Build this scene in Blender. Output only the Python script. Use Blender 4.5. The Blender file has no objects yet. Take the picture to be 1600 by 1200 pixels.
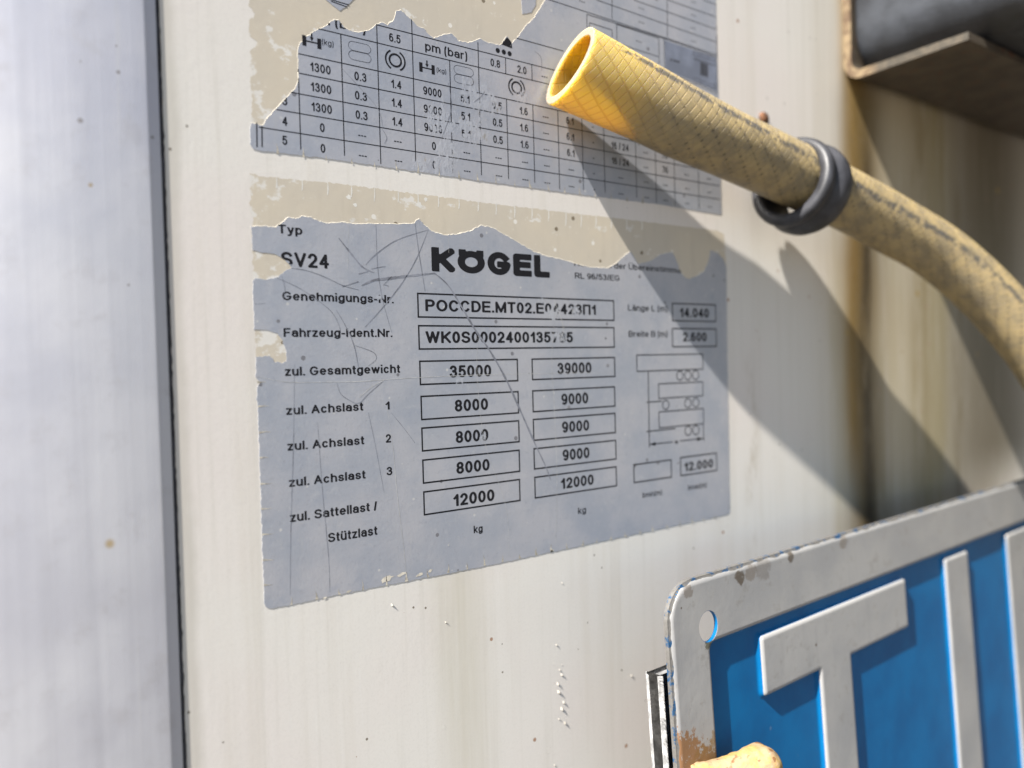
import bpy, bmesh, math, random
import numpy as np
from mathutils import Vector, Matrix, noise as mnoise
from mathutils.geometry import tessellate_polygon
random.seed(7)
S = bpy.context.scene
COL = S.collection

# ------------------------------------------------------------------ camera
# world: X right along the trailer wall, Z up, wall surface at Y = 0, viewer on the -Y side
YAW, PITCH, ROLL = 0.61985302, -0.02223631, -0.02662425
CAM = np.array([-0.04747244, -0.15192787, -0.03858001])
FPX = 1214.202
def cam_axes():
    cy, sy = math.cos(YAW), math.sin(YAW)
    f = np.array([sy*math.cos(PITCH), cy*math.cos(PITCH), math.sin(PITCH)])
    r = np.array([cy, -sy, 0.0]); u = np.cross(r, f)
    c, s = math.cos(ROLL), math.sin(ROLL)
    return c*r + s*u, -s*r + c*u, f
CR, CU, CF = cam_axes()
cam = bpy.data.cameras.new('camera'); camo = bpy.data.objects.new('camera', cam); COL.objects.link(camo)
camo.matrix_world = Matrix(((CR[0], CU[0], -CF[0], CAM[0]), (CR[1], CU[1], -CF[1], CAM[1]), (CR[2], CU[2], -CF[2], CAM[2]), (0, 0, 0, 1)))
cam.sensor_fit = 'HORIZONTAL'; cam.sensor_width = 36.0; cam.lens = FPX/1600*36.0
cam.clip_start = 0.005; cam.clip_end = 500
cam.dof.use_dof = True; cam.dof.focus_distance = 0.172; cam.dof.aperture_fstop = 8.6
S.camera = camo

# ------------------------------------------------------------------ light
SUN = Vector((0.675, 0.116, -0.725)).normalized()          # direction the light travels
w = bpy.data.worlds.new('World'); S.world = w; w.use_nodes = True
wn = w.node_tree.nodes; sky = wn.new('ShaderNodeTexSky'); sky.sky_type = 'NISHITA'; sky.sun_disc = False
sky.sun_elevation = math.asin(-SUN.z); sky.sun_rotation = math.atan2(-SUN.x, -SUN.y)
bgn = wn['Background']; bgn.inputs['Strength'].default_value = 0.058
w.node_tree.links.new(sky.outputs[0], bgn.inputs['Color'])
sl = bpy.data.lights.new('sun', 'SUN'); sl.energy = 5.0; sl.angle = math.radians(0.7); sl.color = (1.0, 0.95, 0.88)
so = bpy.data.objects.new('sun', sl); COL.objects.link(so); so.rotation_euler = SUN.to_track_quat('-Z', 'Y').to_euler()
S.view_settings.view_transform = 'Standard'; S.view_settings.look = 'None'
S.view_settings.exposure = 1.53; S.view_settings.gamma = 1.0; S.view_settings.use_curve_mapping = False
try:
    S.cycles.use_denoising = True
    S.cycles.max_bounces = 8; S.cycles.diffuse_bounces = 4
except Exception: pass

# ------------------------------------------------------------------ measuring helpers
def ray(x, y): return CF + (x-800)/FPX*CR - (y-600)/FPX*CU
def P(x, y, t=0.0):
    """point of the photograph (x, y) on the plane t metres in front of the wall"""
    v = ray(x, y); k = (-t - CAM[1])/v[1]
    return CAM + v*k
def XZ(x, y, t=0.0):
    p = P(x, y, t); return (p[0], p[2])

# ------------------------------------------------------------------ object helpers
def link(name, me, mat, parent=None):
    o = bpy.data.objects.new(name, me); COL.objects.link(o)
    if mat is not None:
        for m in (mat if isinstance(mat, (list, tuple)) else [mat]): me.materials.append(m)
    if parent is not None:
        o.parent = parent; o.matrix_parent_inverse = parent_inv(parent)
    return o
def parent_inv(p):
    m = Matrix.Identity(4); q = p
    while q is not None:
        m = Matrix.Translation(q.location) @ m if q.parent is None else m
        q = q.parent
    return m.inverted() if p.parent is None else Matrix.Identity(4)
def thing(name, label, cat, loc, group=None):
    e = bpy.data.objects.new(name, None); COL.objects.link(e); e.location = Vector([float(v) for v in loc]); e.empty_display_size = 0.01
    e['label'] = label; e['category'] = cat
    if group: e['group'] = group
    return e
def tag(o, label, cat):
    o['label'] = label; o['category'] = cat; return o
def mesh(name, verts, faces, smooth=False):
    me = bpy.data.meshes.new(name); me.from_pydata([tuple(map(float, v)) for v in verts], [], faces); me.update()
    if smooth:
        for p in me.polygons: p.use_smooth = True
    return me
def bm_mesh(name, bm, smooth=False):
    me = bpy.data.meshes.new(name); bmesh.ops.recalc_face_normals(bm, faces=bm.faces[:]); bm.to_mesh(me); bm.free()
    if smooth:
        for p in me.polygons: p.use_smooth = True
    return me

# ------------------------------------------------------------------ material helpers
class NT:
    def __init__(s, name):
        s.m = bpy.data.materials.new(name); s.m.use_nodes = True; s.t = s.m.node_tree
        s.b = s.t.nodes['Principled BSDF']; s.out = s.t.nodes['Material Output']
        s.co = s.n('ShaderNodeTexCoord').outputs['Object']
    def n(s, ty): return s.t.nodes.new(ty)
    def put(s, sock, v):
        if isinstance(v, bpy.types.NodeSocket): s.t.links.new(v, sock)
        elif isinstance(v, (tuple, list)):
            sock.default_value = tuple(v) + ((1.0,) if len(v) == 3 and sock.type == 'RGBA' else ())
        else: sock.default_value = v
    def set(s, **k):
        for a, v in k.items(): s.put(s.b.inputs[a.replace('_', ' ')], v)
        return s
    def math(s, op, a, b=0.0, c=0.0, clamp=False):
        n = s.n('ShaderNodeMath'); n.operation = op; n.use_clamp = clamp
        s.put(n.inputs[0], a); s.put(n.inputs[1], b); s.put(n.inputs[2], c); return n.outputs[0]
    def scale(s, v, x, y=None, z=None):
        n = s.n('ShaderNodeVectorMath'); n.operation = 'MULTIPLY'; s.put(n.inputs[0], v)
        n.inputs[1].default_value = (x, x if y is None else y, x if z is None else z); return n.outputs[0]
    def noise(s, scale=1.0, detail=4.0, rough=0.55, vec=None, dist=0.0):
        n = s.n('ShaderNodeTexNoise'); s.put(n.inputs['Vector'], vec or s.co); n.inputs['Scale'].default_value = scale
        n.inputs['Detail'].default_value = detail; n.inputs['Roughness'].default_value = rough; n.inputs['Distortion'].default_value = dist
        return n.outputs[0]
    def vor(s, scale, vec=None, feature='F1', out='Distance'):
        n = s.n('ShaderNodeTexVoronoi'); n.feature = feature; s.put(n.inputs['Vector'], vec or s.co); n.inputs['Scale'].default_value = scale
        return n.outputs[out]
    def ss(s, v, a, b, lo=0.0, hi=1.0):
        n = s.n('ShaderNodeMapRange'); n.interpolation_type = 'SMOOTHSTEP'; s.put(n.inputs[0], v)
        for i, q in enumerate((a, b, lo, hi)): n.inputs[i+1].default_value = q
        return n.outputs[0]
    def mix(s, f, a, b):
        n = s.n('ShaderNodeMix'); n.data_type = 'RGBA'; s.put(n.inputs[0], f); s.put(n.inputs[6], a); s.put(n.inputs[7], b); return n.outputs[2]
    def xyz(s, v=None):
        n = s.n('ShaderNodeSeparateXYZ'); s.put(n.inputs[0], v or s.co); return n.outputs
    def bump(s, h, dist, strength=1.0, nrm=None):
        n = s.n('ShaderNodeBump'); n.inputs['Strength'].default_value = strength; n.inputs['Distance'].default_value = dist
        s.put(n.inputs['Height'], h)
        if nrm: s.put(n.inputs['Normal'], nrm)
        return n.outputs[0]
    def dots(s, scale, r, keep, vec=None):
        """small random specks: 1 on a speck"""
        n = s.n('ShaderNodeTexVoronoi'); s.put(n.inputs['Vector'], vec or s.co); n.inputs['Scale'].default_value = scale
        sp = s.n('ShaderNodeSeparateColor'); s.put(sp.inputs[0], n.outputs['Color'])
        on = s.math('LESS_THAN', sp.outputs[0], keep)
        rr = s.math('MULTIPLY', s.math('ADD', s.math('POWER', sp.outputs[1], 3.0), 0.22), r)
        d = s.math('LESS_THAN', n.outputs['Distance'], rr)
        return s.math('MULTIPLY', on, d)
    def spot(s, x, z, rx, rz):
        """soft round mask at (x, z) on the wall"""
        c = s.xyz()
        a = s.math('DIVIDE', s.math('SUBTRACT', c[0], x), rx); b = s.math('DIVIDE', s.math('SUBTRACT', c[2], z), rz)
        d = s.math('SQRT', s.math('ADD', s.math('MULTIPLY', a, a), s.math('MULTIPLY', b, b)))
        return s.ss(d, 1.0, 0.2)
    def plus(s, *a):
        r = a[0]
        for q in a[1:]: r = s.math('MAXIMUM', r, q)
        return r

# wear on the two stickers (px centre, px radius)
WEAR = [(690, 188, 50), (745, 150, 50), (735, 205, 45), (700, 235, 40), (690, 265, 40), (770, 165, 26), (812, 148, 24), (660, 262, 30),
        (865, 490, 23), (850, 470, 14), (872, 525, 22), (754, 684, 12), (720, 598, 14), (592, 466, 9), (900, 486, 16)]
def wear_mask(k, amount=1.0, thr=(0.50, 0.60)):
    m = None
    for x, y, r in WEAR:
        q = P(x, y); px = float(np.linalg.norm(P(x+1, y)-q)); pz = float(np.linalg.norm(P(x, y+1)-q))
        d = k.spot(float(q[0]), float(q[2]), r*px, r*pz)
        m = d if m is None else k.math('MAXIMUM', m, d)
    nz = k.noise(1.0, 5, 0.7, k.scale(k.co, 900, 900, 420))
    return k.ss(k.math('ADD', nz, k.math('MULTIPLY', m, 0.26*amount)), thr[0]+0.18, thr[1]+0.18), m

def mat_panel():
    k = NT('trailer_paint'); c = k.xyz()
    big = k.noise(14, 3); fine = k.noise(1.0, 4, 0.6, k.scale(k.co, 420, 1, 9)); mid = k.noise(1.0, 4, 0.6, k.scale(k.co, 120, 1, 6))
    col = k.mix(k.ss(big, 0.4, 0.65), (0.77, 0.74, 0.68), (0.765, 0.712, 0.66))
    col = k.mix(k.ss(fine, 0.50, 0.72, 0, 0.36), col, (0.62, 0.59, 0.52))
    col = k.mix(k.ss(mid, 0.50, 0.72, 0, 0.3), col, (0.62, 0.57, 0.48))
    # darker beige line beside the corner profile
    e = k.math('ADD', c[0], k.math('MULTIPLY', k.noise(60, 4), 0.004))
    col = k.mix(k.ss(e, -0.0095, -0.0120, 0, 0.55), col, (0.50, 0.47, 0.40))
    # rust and grime streaks running down under the box, with painted shade beneath the shelf
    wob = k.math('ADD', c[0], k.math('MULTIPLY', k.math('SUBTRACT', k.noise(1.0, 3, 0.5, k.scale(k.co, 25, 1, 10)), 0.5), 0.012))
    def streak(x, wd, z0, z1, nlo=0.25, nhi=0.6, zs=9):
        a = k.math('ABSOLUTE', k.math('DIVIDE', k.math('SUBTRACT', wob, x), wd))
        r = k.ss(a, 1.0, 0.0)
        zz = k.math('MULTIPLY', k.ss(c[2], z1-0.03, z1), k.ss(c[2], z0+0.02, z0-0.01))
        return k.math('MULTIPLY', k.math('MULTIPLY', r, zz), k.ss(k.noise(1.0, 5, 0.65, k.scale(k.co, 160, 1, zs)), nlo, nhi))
    col = k.mix(k.math('MULTIPLY', streak(0.240, 0.075, 0.3, -0.30, 0.05, 0.55), 0.75), col, (0.42, 0.35, 0.195))
    col = k.mix(k.math('MULTIPLY', streak(0.2105, 0.012, 0.35, -0.06, 0.0, 0.45), 0.95), col, (0.42, 0.25, 0.05))
    col = k.mix(k.math('MULTIPLY', streak(0.2165, 0.022, 0.06, -0.25, 0.12, 0.5, 25), 0.94), col, (0.15, 0.10, 0.032))
    col = k.mix(k.math('MULTIPLY', streak(0.2185, 0.006, 0.03, -0.20, 0.25, 0.55, 40), 0.85), col, (0.045, 0.03, 0.012))
    col = k.mix(k.math('MULTIPLY', streak(0.268, 0.020, 0.10, -0.20, 0.2, 0.6, 20), 0.7), col, (0.40, 0.33, 0.15))
    col = k.mix(k.math('MULTIPLY', streak(0.255, 0.012, 0.10, -0.20, 0.3, 0.6, 30), 0.6), col, (0.28, 0.21, 0.085))
    col = k.mix(k.math('MULTIPLY', streak(0.199, 0.010, 0.02, -0.25, 0.3, 0.65, 18), 0.5), col, (0.48, 0.41, 0.25))
    col = k.mix(k.math('MULTIPLY', streak(0.305, 0.045, 0.10, -0.25, 0.05, 0.5, 14), 0.6), col, (0.24, 0.195, 0.11))
    col = k.mix(k.math('MULTIPLY', streak(0.320, 0.085, 0.20, -0.075, -0.1, 0.45, 14), 0.85), col, (0.105, 0.085, 0.048))  # grime darkened further to paint in the shade beneath the shelf
    col = k.mix(k.math('MULTIPLY', streak(0.285, 0.008, 0.02, -0.20, 0.35, 0.7, 30), 0.75), col, (0.16, 0.12, 0.05))
    col = k.mix(k.math('MULTIPLY', streak(0.150, 0.006, -0.05, -0.20, 0.45, 0.7, 60), 0.5), col, (0.35, 0.28, 0.17))
    col = k.mix(k.math('MULTIPLY', streak(0.044, 0.010, -0.085, -0.30, 0.2, 0.7, 8), 0.45), col, (0.50, 0.46, 0.33))
    # specks
    col = k.mix(k.dots(170, 0.08, 0.30), col, (0.40, 0.25, 0.17)); col = k.mix(k.dots(340, 0.08, 0.22), col, (0.20, 0.17, 0.13))
    col = k.mix(k.dots(60, 0.06, 0.55), col, (0.38, 0.27, 0.10))
    h = k.math('ADD', k.noise(700, 3, 0.6), k.math('MULTIPLY', k.noise(120, 4), 1.6))
    h2 = k.math('ADD', h, k.math('MULTIPLY', k.dots(130, 0.10, 0.35), 3.0))
    gr = k.noise(1600, 3, .7); col = k.mix(k.ss(gr, .45, .75, 0, .22), col, (0.58, 0.55, 0.49))
    col = k.mix(k.ss(k.noise(1.0, 5, .7, k.scale(k.co, 900, 1, 40)), .58, .75, 0, .25), col, (0.86, 0.85, 0.82))
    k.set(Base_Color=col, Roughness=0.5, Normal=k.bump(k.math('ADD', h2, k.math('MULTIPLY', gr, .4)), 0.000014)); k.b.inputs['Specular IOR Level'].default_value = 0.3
    return k.m
def mat_residue():
    k = NT('adhesive_residue'); a = k.noise(1.0, 5, 0.65, k.scale(k.co, 160, 1, 220)); b = k.noise(40, 3)
    col = k.mix(k.ss(b, 0.35, 0.7), (0.58, 0.525, 0.43), (0.63, 0.56, 0.44))
    cxr = k.xyz()
    lft = k.math('MULTIPLY', k.ss(cxr[0], 0.014, -0.001), 0.11)
    col = k.mix(k.ss(k.math('ADD', a, lft), 0.60, 0.66, 0, 0.85), col, (0.75, 0.73, 0.68))
    col = k.mix(k.ss(k.noise(1.0, 4, .65, k.scale(k.co, 700, 1, 500)), 0.62, 0.72, 0, 0.5), col, (0.76, 0.72, 0.62))
    col = k.mix(k.ss(k.noise(1.0, 4, .6, k.scale(k.co, 260, 1, 60)), 0.5, 0.8, 0, 0.3), col, (0.45, 0.40, 0.32))
    col = k.mix(k.dots(240, 0.11, 0.25), col, (0.76, 0.73, 0.66)); col = k.mix(k.dots(200, 0.09, 0.3), col, (0.22, 0.18, 0.12))
    k.set(Base_Color=col, Roughness=0.7, Normal=k.bump(k.noise(500, 4, 0.6), 0.00002)); return k.m
def mat_film():
    k = NT('silver_film'); a = k.noise(55, 5, 0.6); b = k.noise(1.0, 4, 0.6, k.scale(k.co, 300, 1, 26))
    col = k.mix(k.ss(a, 0.35, 0.65), (0.395, 0.42, 0.475), (0.485, 0.49, 0.525))
    col = k.mix(k.ss(k.noise(160, 4, .7), 0.56, 0.72, 0, 0.35), col, (0.31, 0.345, 0.43))
    col = k.mix(k.ss(b, 0.6, 0.85, 0, 0.4), col, (0.46, 0.46, 0.46))
    col = k.mix(k.dots(230, 0.10, 0.35), col, (0.22, 0.22, 0.24)); col = k.mix(k.dots(330, 0.09, 0.4), col, (0.58, 0.58, 0.58))
    col = k.mix(k.ss(k.noise(420, 5, .7), .52, .70, 0, .35), col, (0.55, 0.555, 0.57)); col = k.mix(k.ss(k.noise(900, 4, .7), .55, .72, 0, .35), col, (0.29, 0.305, 0.35))
    col = k.mix(k.ss(k.noise(1.0, 4, .65, k.scale(k.co, 1100, 1, 60)), .60, .74, 0, .3), col, (0.50, 0.50, 0.50))
    wm, soft = wear_mask(k, 0.9, (0.47, 0.6))
    col = k.mix(k.math('MULTIPLY', wm, 0.45), col, (0.56, 0.58, 0.62))
    rs = k.math('MULTIPLY', soft, k.ss(k.noise(1.0, 4, .7, k.scale(k.co, 700, 1, 300)), 0.60, 0.68))
    col = k.mix(k.math('MULTIPLY', rs, 0.7), col, (0.33, 0.27, 0.17))
    h = k.math('ADD', k.noise(600, 3), k.math('MULTIPLY', k.noise(90, 3), 2.0))
    h = k.math('ADD', h, k.math('MULTIPLY', wm, 0.8))
    h = k.math('ADD', h, k.noise(1500, 3))
    k.set(Base_Color=col, Roughness=0.42, Metallic=0.25, Normal=k.bump(h, 0.000016)); return k.m
def mat_ink():
    k = NT('black_print'); wm, soft = wear_mask(k, 1.0)
    k.set(Base_Color=(0.014, 0.014, 0.017), Roughness=0.55); k.b.inputs['Specular IOR Level'].default_value = 0.2
    tr = k.n('ShaderNodeBsdfTransparent'); mx = k.n('ShaderNodeMixShader')
    fleck = k.ss(k.noise(1.0, 4, 0.7, k.scale(k.co, 1500, 1, 900)), 0.66, 0.72)
    f = k.math('MAXIMUM', wm, k.math('MULTIPLY', fleck, 0.7))
    k.put(mx.inputs[0], f); k.put(mx.inputs[1], k.b.outputs[0]); k.put(mx.inputs[2], tr.outputs[0]); k.put(k.out.inputs[0], mx.outputs[0])
    return k.m
def plain(name, col, rough=0.5, metal=0.0, var=0.25, scale=80, bump=0.0, bscale=400, spec=0.5):
    k = NT(name); a = k.noise(scale, 5, 0.6)
    c2 = tuple(max(0, v*(1-var)) for v in col); c3 = tuple(min(1, v*(1+var)) for v in col)
    k.set(Base_Color=k.mix(k.ss(a, 0.35, 0.65), c2, c3), Roughness=rough, Metallic=metal); k.b.inputs['Specular IOR Level'].default_value = spec
    if bump: k.set(Normal=k.bump(k.noise(bscale, 4, 0.6), bump))
    return k.m

M_panel = mat_panel(); M_res = mat_residue(); M_film = mat_film(); M_ink = mat_ink()

# ------------------------------------------------------------------ ground far below (out of frame, it bounces warm light)
k = NT('gravel_yard'); k.set(Base_Color=k.mix(k.noise(9, 5), (0.07, 0.06, 0.048), (0.095, 0.08, 0.064)), Roughness=0.9)
g = link('ground', mesh('ground', [(-150, -150, -1.25), (150, -150, -1.25), (150, 150, -1.25), (-150, 150, -1.25)], [(0, 1, 2, 3)]), k.m)
g['kind'] = 'structure'

# ------------------------------------------------------------------ trailer panel
XS = 0.5*(XZ(251, 0)[0]+XZ(286, 1150)[0])                  # where the panel starts, at the seal
panel = thing('trailer_panel', 'off-white painted trailer wall panel with rust streaks below the black box', 'wall panel', (0.3, 0, -0.45))
def slab(x0, x1, z0, z1, y0, y1):
    bm = bmesh.new(); bmesh.ops.create_cube(bm, size=1.0)
    for v in bm.verts: v.co = Vector((x0+(v.co.x+.5)*(x1-x0), y0+(v.co.y+.5)*(y1-y0), z0+(v.co.z+.5)*(z1-z0)))
    return bm
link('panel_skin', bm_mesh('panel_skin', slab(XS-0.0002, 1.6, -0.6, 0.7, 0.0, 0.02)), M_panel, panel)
# paint chips lifting off
M_chip = plain('lifted_paint', (0.46, 0.435, 0.38), 0.7, var=0.2)
for (x, y, s) in [(869, 1008, 9), (874, 1047, 8), (877, 1055, 12), (871, 1069, 12), (872, 1082, 15), (880, 1098, 12), (877, 1108, 14), (873, 1124, 8),
                  (882, 1130, 12), (878, 1039, 5), (986, 1056, 10), (700, 852, 5), (612, 946, 10), (696, 973, 8), (878, 911, 6), (866, 1196, 8)]:
    q = P(x, y); u = 0.000065*s
    a = random.uniform(-.3, .3)
    v = [(q[0]-u*.30, 0, q[2]+u*.8), (q[0]+u*.15, -u*.25, q[2]+u*.55), (q[0]+u*.35, -u*.38, q[2]-u*.15+a*u), (q[0]+u*.9, -.00001, q[2]-u*.9),
         (q[0]-u*.2, 0, q[2]-u*.2)]
    link('paint_chip', mesh('paint_chip', v, [(0, 1, 2, 4), (4, 2, 3)]), M_chip, panel)

# ------------------------------------------------------------------ corner profile on the left, with its black seal
k = NT('profile_paint'); c = k.xyz()
st = k.noise(1.0, 4, 0.6, k.scale(k.co, 260, 1, 5)); big = k.noise(30, 4)
col = k.mix(k.ss(big, .35, .65), (0.57, 0.57, 0.62), (0.63, 0.63, 0.66)); col = k.mix(k.ss(st, .45, .7, 0, .4), col, (0.49, 0.49, 0.53)); col = k.mix(k.ss(k.noise(130, 5, .7), .52, .7, 0, .5), col, (0.51, 0.50, 0.52))
col = k.mix(k.ss(k.noise(1.0, 3, .6, k.scale(k.co, 420, 1, 9)), .6, .75, 0, .5), col, (0.66, 0.65, 0.65))
q = P(171, 849); col = k.mix(k.spot(float(q[0]), float(q[2]), 0.0011, 0.0012), col, (0.50, 0.40, 0.26))
col = k.mix(k.dots(95, 0.07, 0.5), col, (0.46, 0.38, 0.28)); col = k.mix(k.dots(170, 0.07, 0.4), col, (0.34, 0.32, 0.32))
k.set(Base_Color=col, Roughness=k.ss(k.noise(60, 4), .3, .7, .56, .66), Metallic=0.6, Normal=k.bump(k.math('ADD', k.noise(260, 4), k.math('MULTIPLY', k.noise(1.0, 3, .5, k.scale(k.co, 300, 1, 20)), .8)), 0.00002))
M_prof = k.m
prof = thing('corner_profile', 'pale blue-grey metal corner profile left of the black seal', 'metal profile', (-0.06, 0, -0.45))
xe = 0.5*(XZ(230, 0, .0006)[0]+XZ(267, 1200, .0006)[0]); xb = 0.5*(XZ(246, 0)[0]+XZ(283, 1200)[0])
pr = [(xe-0.10, 0.02)]+[(xe-u_, -0.0006+2.8*u_*u_) for u_ in [0.10*(1-i_/40) for i_ in range(40)]]+[(xe-0.0004, -0.0006), (xe-0.00015, -0.00058), (xe+0.0001, -0.0005), (xb-0.00005, -0.00012), (xb, 0.0), (xb, 0.02)]
vs = []; fs = []
for zi, z in enumerate((-0.6, 0.7)):
    vs += [(x, y, z) for x, y in pr]
n = len(pr)  # gently convex face
for i in range(n): fs.append((i, (i+1) % n, n+(i+1) % n, n+i))
fs += [tuple(range(n)), tuple(range(2*n-1, n-1, -1))]
bm = bmesh.new(); me = mesh('tmp', vs, fs); bm.from_mesh(me)
link('profile_body', bm_mesh('profile_body', bm), M_prof, prof)
M_seal = plain('black_sealant', (0.028, 0.028, 0.032), 0.8, var=.4, scale=300, bump=.0001, bscale=900)
N = 500; vs = []; fs = []
for i in range(N+1):
    z = -0.25+0.5*i/N
    j = 0.00018*mnoise.noise((3.1, 0, z*900))+0.00012*mnoise.noise((7.1, 0, z*260)); j2 = 0.00010*mnoise.noise((9.1, 0, z*700))
    vs += [(xb-.0003, .004, z), (xb+0.00002+j2, -0.00003, z), ((xb+XS)/2, -0.00014, z), (XS+0.0001+j, -0.00004, z), (XS+.0001+j, .004, z)]
for i in range(N):
    for a in range(4): fs.append((5*i+a, 5*i+a+1, 5*i+a+6, 5*i+a+5))
link('rubber_seal', mesh('rubber_seal', vs, fs), M_seal, prof)

# ------------------------------------------------------------------ lettering: own stroke alphabet, filled by marching squares
O_ = 'a:.5,.5,.5,.5,0,360'; o_ = 'a:.5,.36,.5,.36,0,360'
G = {'A': (.72, '0,0 .5,1 1,0;.2,.32 .8,.32'), 'B': (.68, '0,0 0,1 .6,1 a:.6,.76,.36,.24,90,-90 0,.52;.6,.52 a:.62,.26,.38,.26,90,-90 0,0'),
 'C': (.72, 'a:.5,.5,.5,.5,40,320'), 'D': (.70, '0,0 0,1 .45,1 a:.45,.5,.55,.5,90,-90 0,0 0,.1'), 'E': (.64, '1,0 0,0 0,1 1,1;0,.52 .92,.52'),
 'F': (.58, '0,0 0,1 1,1;0,.5 .88,.5'), 'G': (.77, 'a:.5,.5,.5,.5,42,335 1,.45 .58,.45'), 'H': (.70, '0,0 0,1;1,0 1,1;0,.52 1,.52'), 'I': (0, '0,0 0,1'),
 'K': (.70, '0,0 0,1;1,1 0,.36;.32,.58 1,0'), 'L': (.56, '0,1 0,0 1,0'), 'M': (.84, '0,0 0,1 .5,.02 1,1 1,0'), 'N': (.72, '0,0 0,1 1,0 1,1'), 'O': (.78, O_),
 'P': (.66, '0,0 0,1 .58,1 a:.58,.73,.42,.27,90,-90 0,.46'), 'R': (.70, '0,0 0,1 .58,1 a:.58,.73,.42,.27,90,-90 0,.46;.5,.46 1,0'),
 'S': (.66, 'a:.5,.755,.46,.245,20,265 a:.5,.25,.5,.25,85,-160'), 'T': (.64, '0,1 1,1;.5,1 .5,0'),
 'Ü': (.70, '0,1 0,.33 a:.5,.33,.5,.33,180,360 1,1;.2,1.28 .21,1.28;.8,1.28 .81,1.28'), 'V': (.68, '0,1 .5,0 1,1'), 'W': (.98, '0,1 .25,0 .5,1 .75,0 1,1'), 'П': (.70, '0,0 0,1 1,1 1,0'),
 'a': (.56, 'a:.47,.21,.47,.21,0,360;1,0 1,.48 a:.52,.48,.48,.24,0,160'), 'b': (.58, '0,0 0,1;'+o_), 'c': (.54, 'a:.5,.36,.5,.36,45,315'), 'd': (.58, '1,0 1,1;'+o_),
 'e': (.58, '.02,.36 1,.36 a:.5,.36,.5,.36,0,305'), 'g': (.58, '1,.72 1,-.05 a:.5,-.05,.5,.23,0,-155;'+o_), 'h': (.56, '0,0 0,1;0,.42 a:.5,.42,.5,.30,180,0 1,0'),
 'i': (0, '0,0 0,.66;0,1.03 0,1.02'), 'k': (.54, '0,0 0,1;.95,.72 0,.22;.3,.42 1,0'), 'l': (0, '0,0 0,1'),
 'm': (.87, '0,0 0,.72;0,.45 a:.25,.45,.25,.27,180,0 .5,0;.5,.45 a:.75,.45,.25,.27,180,0 1,0'), 'n': (.56, '0,0 0,.72;0,.42 a:.5,.42,.5,.30,180,0 1,0'), 'o': (.58, o_),
 'p': (.58, '0,-.28 0,.72;'+o_), 'r': (.36, '0,0 0,.72;0,.42 a:.8,.42,.8,.3,180,90 1,.72'), 's': (.52, 'a:.5,.535,.46,.185,25,265 a:.5,.18,.5,.18,85,-160'),
 't': (.32, '.4,.94 .4,.15 a:.8,.15,.4,.15,180,270 1,0;0,.70 1,.70'), 'u': (.56, '0,.72 0,.30 a:.5,.3,.5,.3,180,360 1,.72;1,.72 1,0'),
 'w': (.80, '0,.72 .25,0 .5,.72 .75,0 1,.72'), 'y': (.54, '0,.72 .52,.02;1,.72 .45,-.2 .3,-.28 .05,-.28'), 'z': (.50, '0,.72 1,.72 0,0 1,0'), 'x': (.52, '0,0 1,.72;0,.72 1,0'),
 'ä': (.56, 'a:.47,.21,.47,.21,0,360;1,0 1,.48 a:.52,.48,.48,.24,0,160;.25,1 .26,1;.75,1 .76,1'),
 'ü': (.56, '0,.72 0,.30 a:.5,.3,.5,.3,180,360 1,.72;1,.72 1,0;.15,1 .16,1;.85,1 .86,1'),
 '0': (.56, O_), '1': (.40, '.1,.70 .45,.78 .95,1 .95,0'), '2': (.56, 'a:.5,.70,.48,.30,165,-30 0,0 1,0'), '3': (.56, 'a:.48,.755,.44,.245,160,-80;a:.48,.27,.52,.27,88,-160'),
 '4': (.58, '.75,0 .75,1 0,.28 1,.28'), '5': (.56, '.92,1 .15,1 .05,.5 a:.48,.33,.52,.33,145,-155'), '6': (.56, 'a:.5,.31,.5,.31,0,360;0,.32 0,.5 a:.5,.55,.5,.45,180,58'),
 '7': (.55, '0,1 1,1 .35,0'), '8': (.56, 'a:.5,.755,.44,.245,0,360;a:.5,.26,.5,.26,0,360'), '9': (.56, 'a:.5,.69,.5,.31,0,360;1,.68 1,.5 a:.5,.45,.5,.45,0,-122'),
 '.': (0, '0,0 0,.001'), '-': (.34, '0,.36 1,.36'), '/': (.30, '0,-.03 1,1.03'), '(': (.26, 'a:1,.4,1,.68,110,250'), ')': (.26, 'a:0,.4,1,.68,70,-70'),
 'Ö': (.86, 'a:.5,.47,.5,.47,0,360;.06,1.0 .061,1.0;.94,1.0 .941,1.0')}
MS = {1: [(0, 'a', 'd')], 2: [(1, 'b', 'a')], 4: [(2, 'c', 'b')], 8: [(3, 'd', 'c')]}
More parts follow.
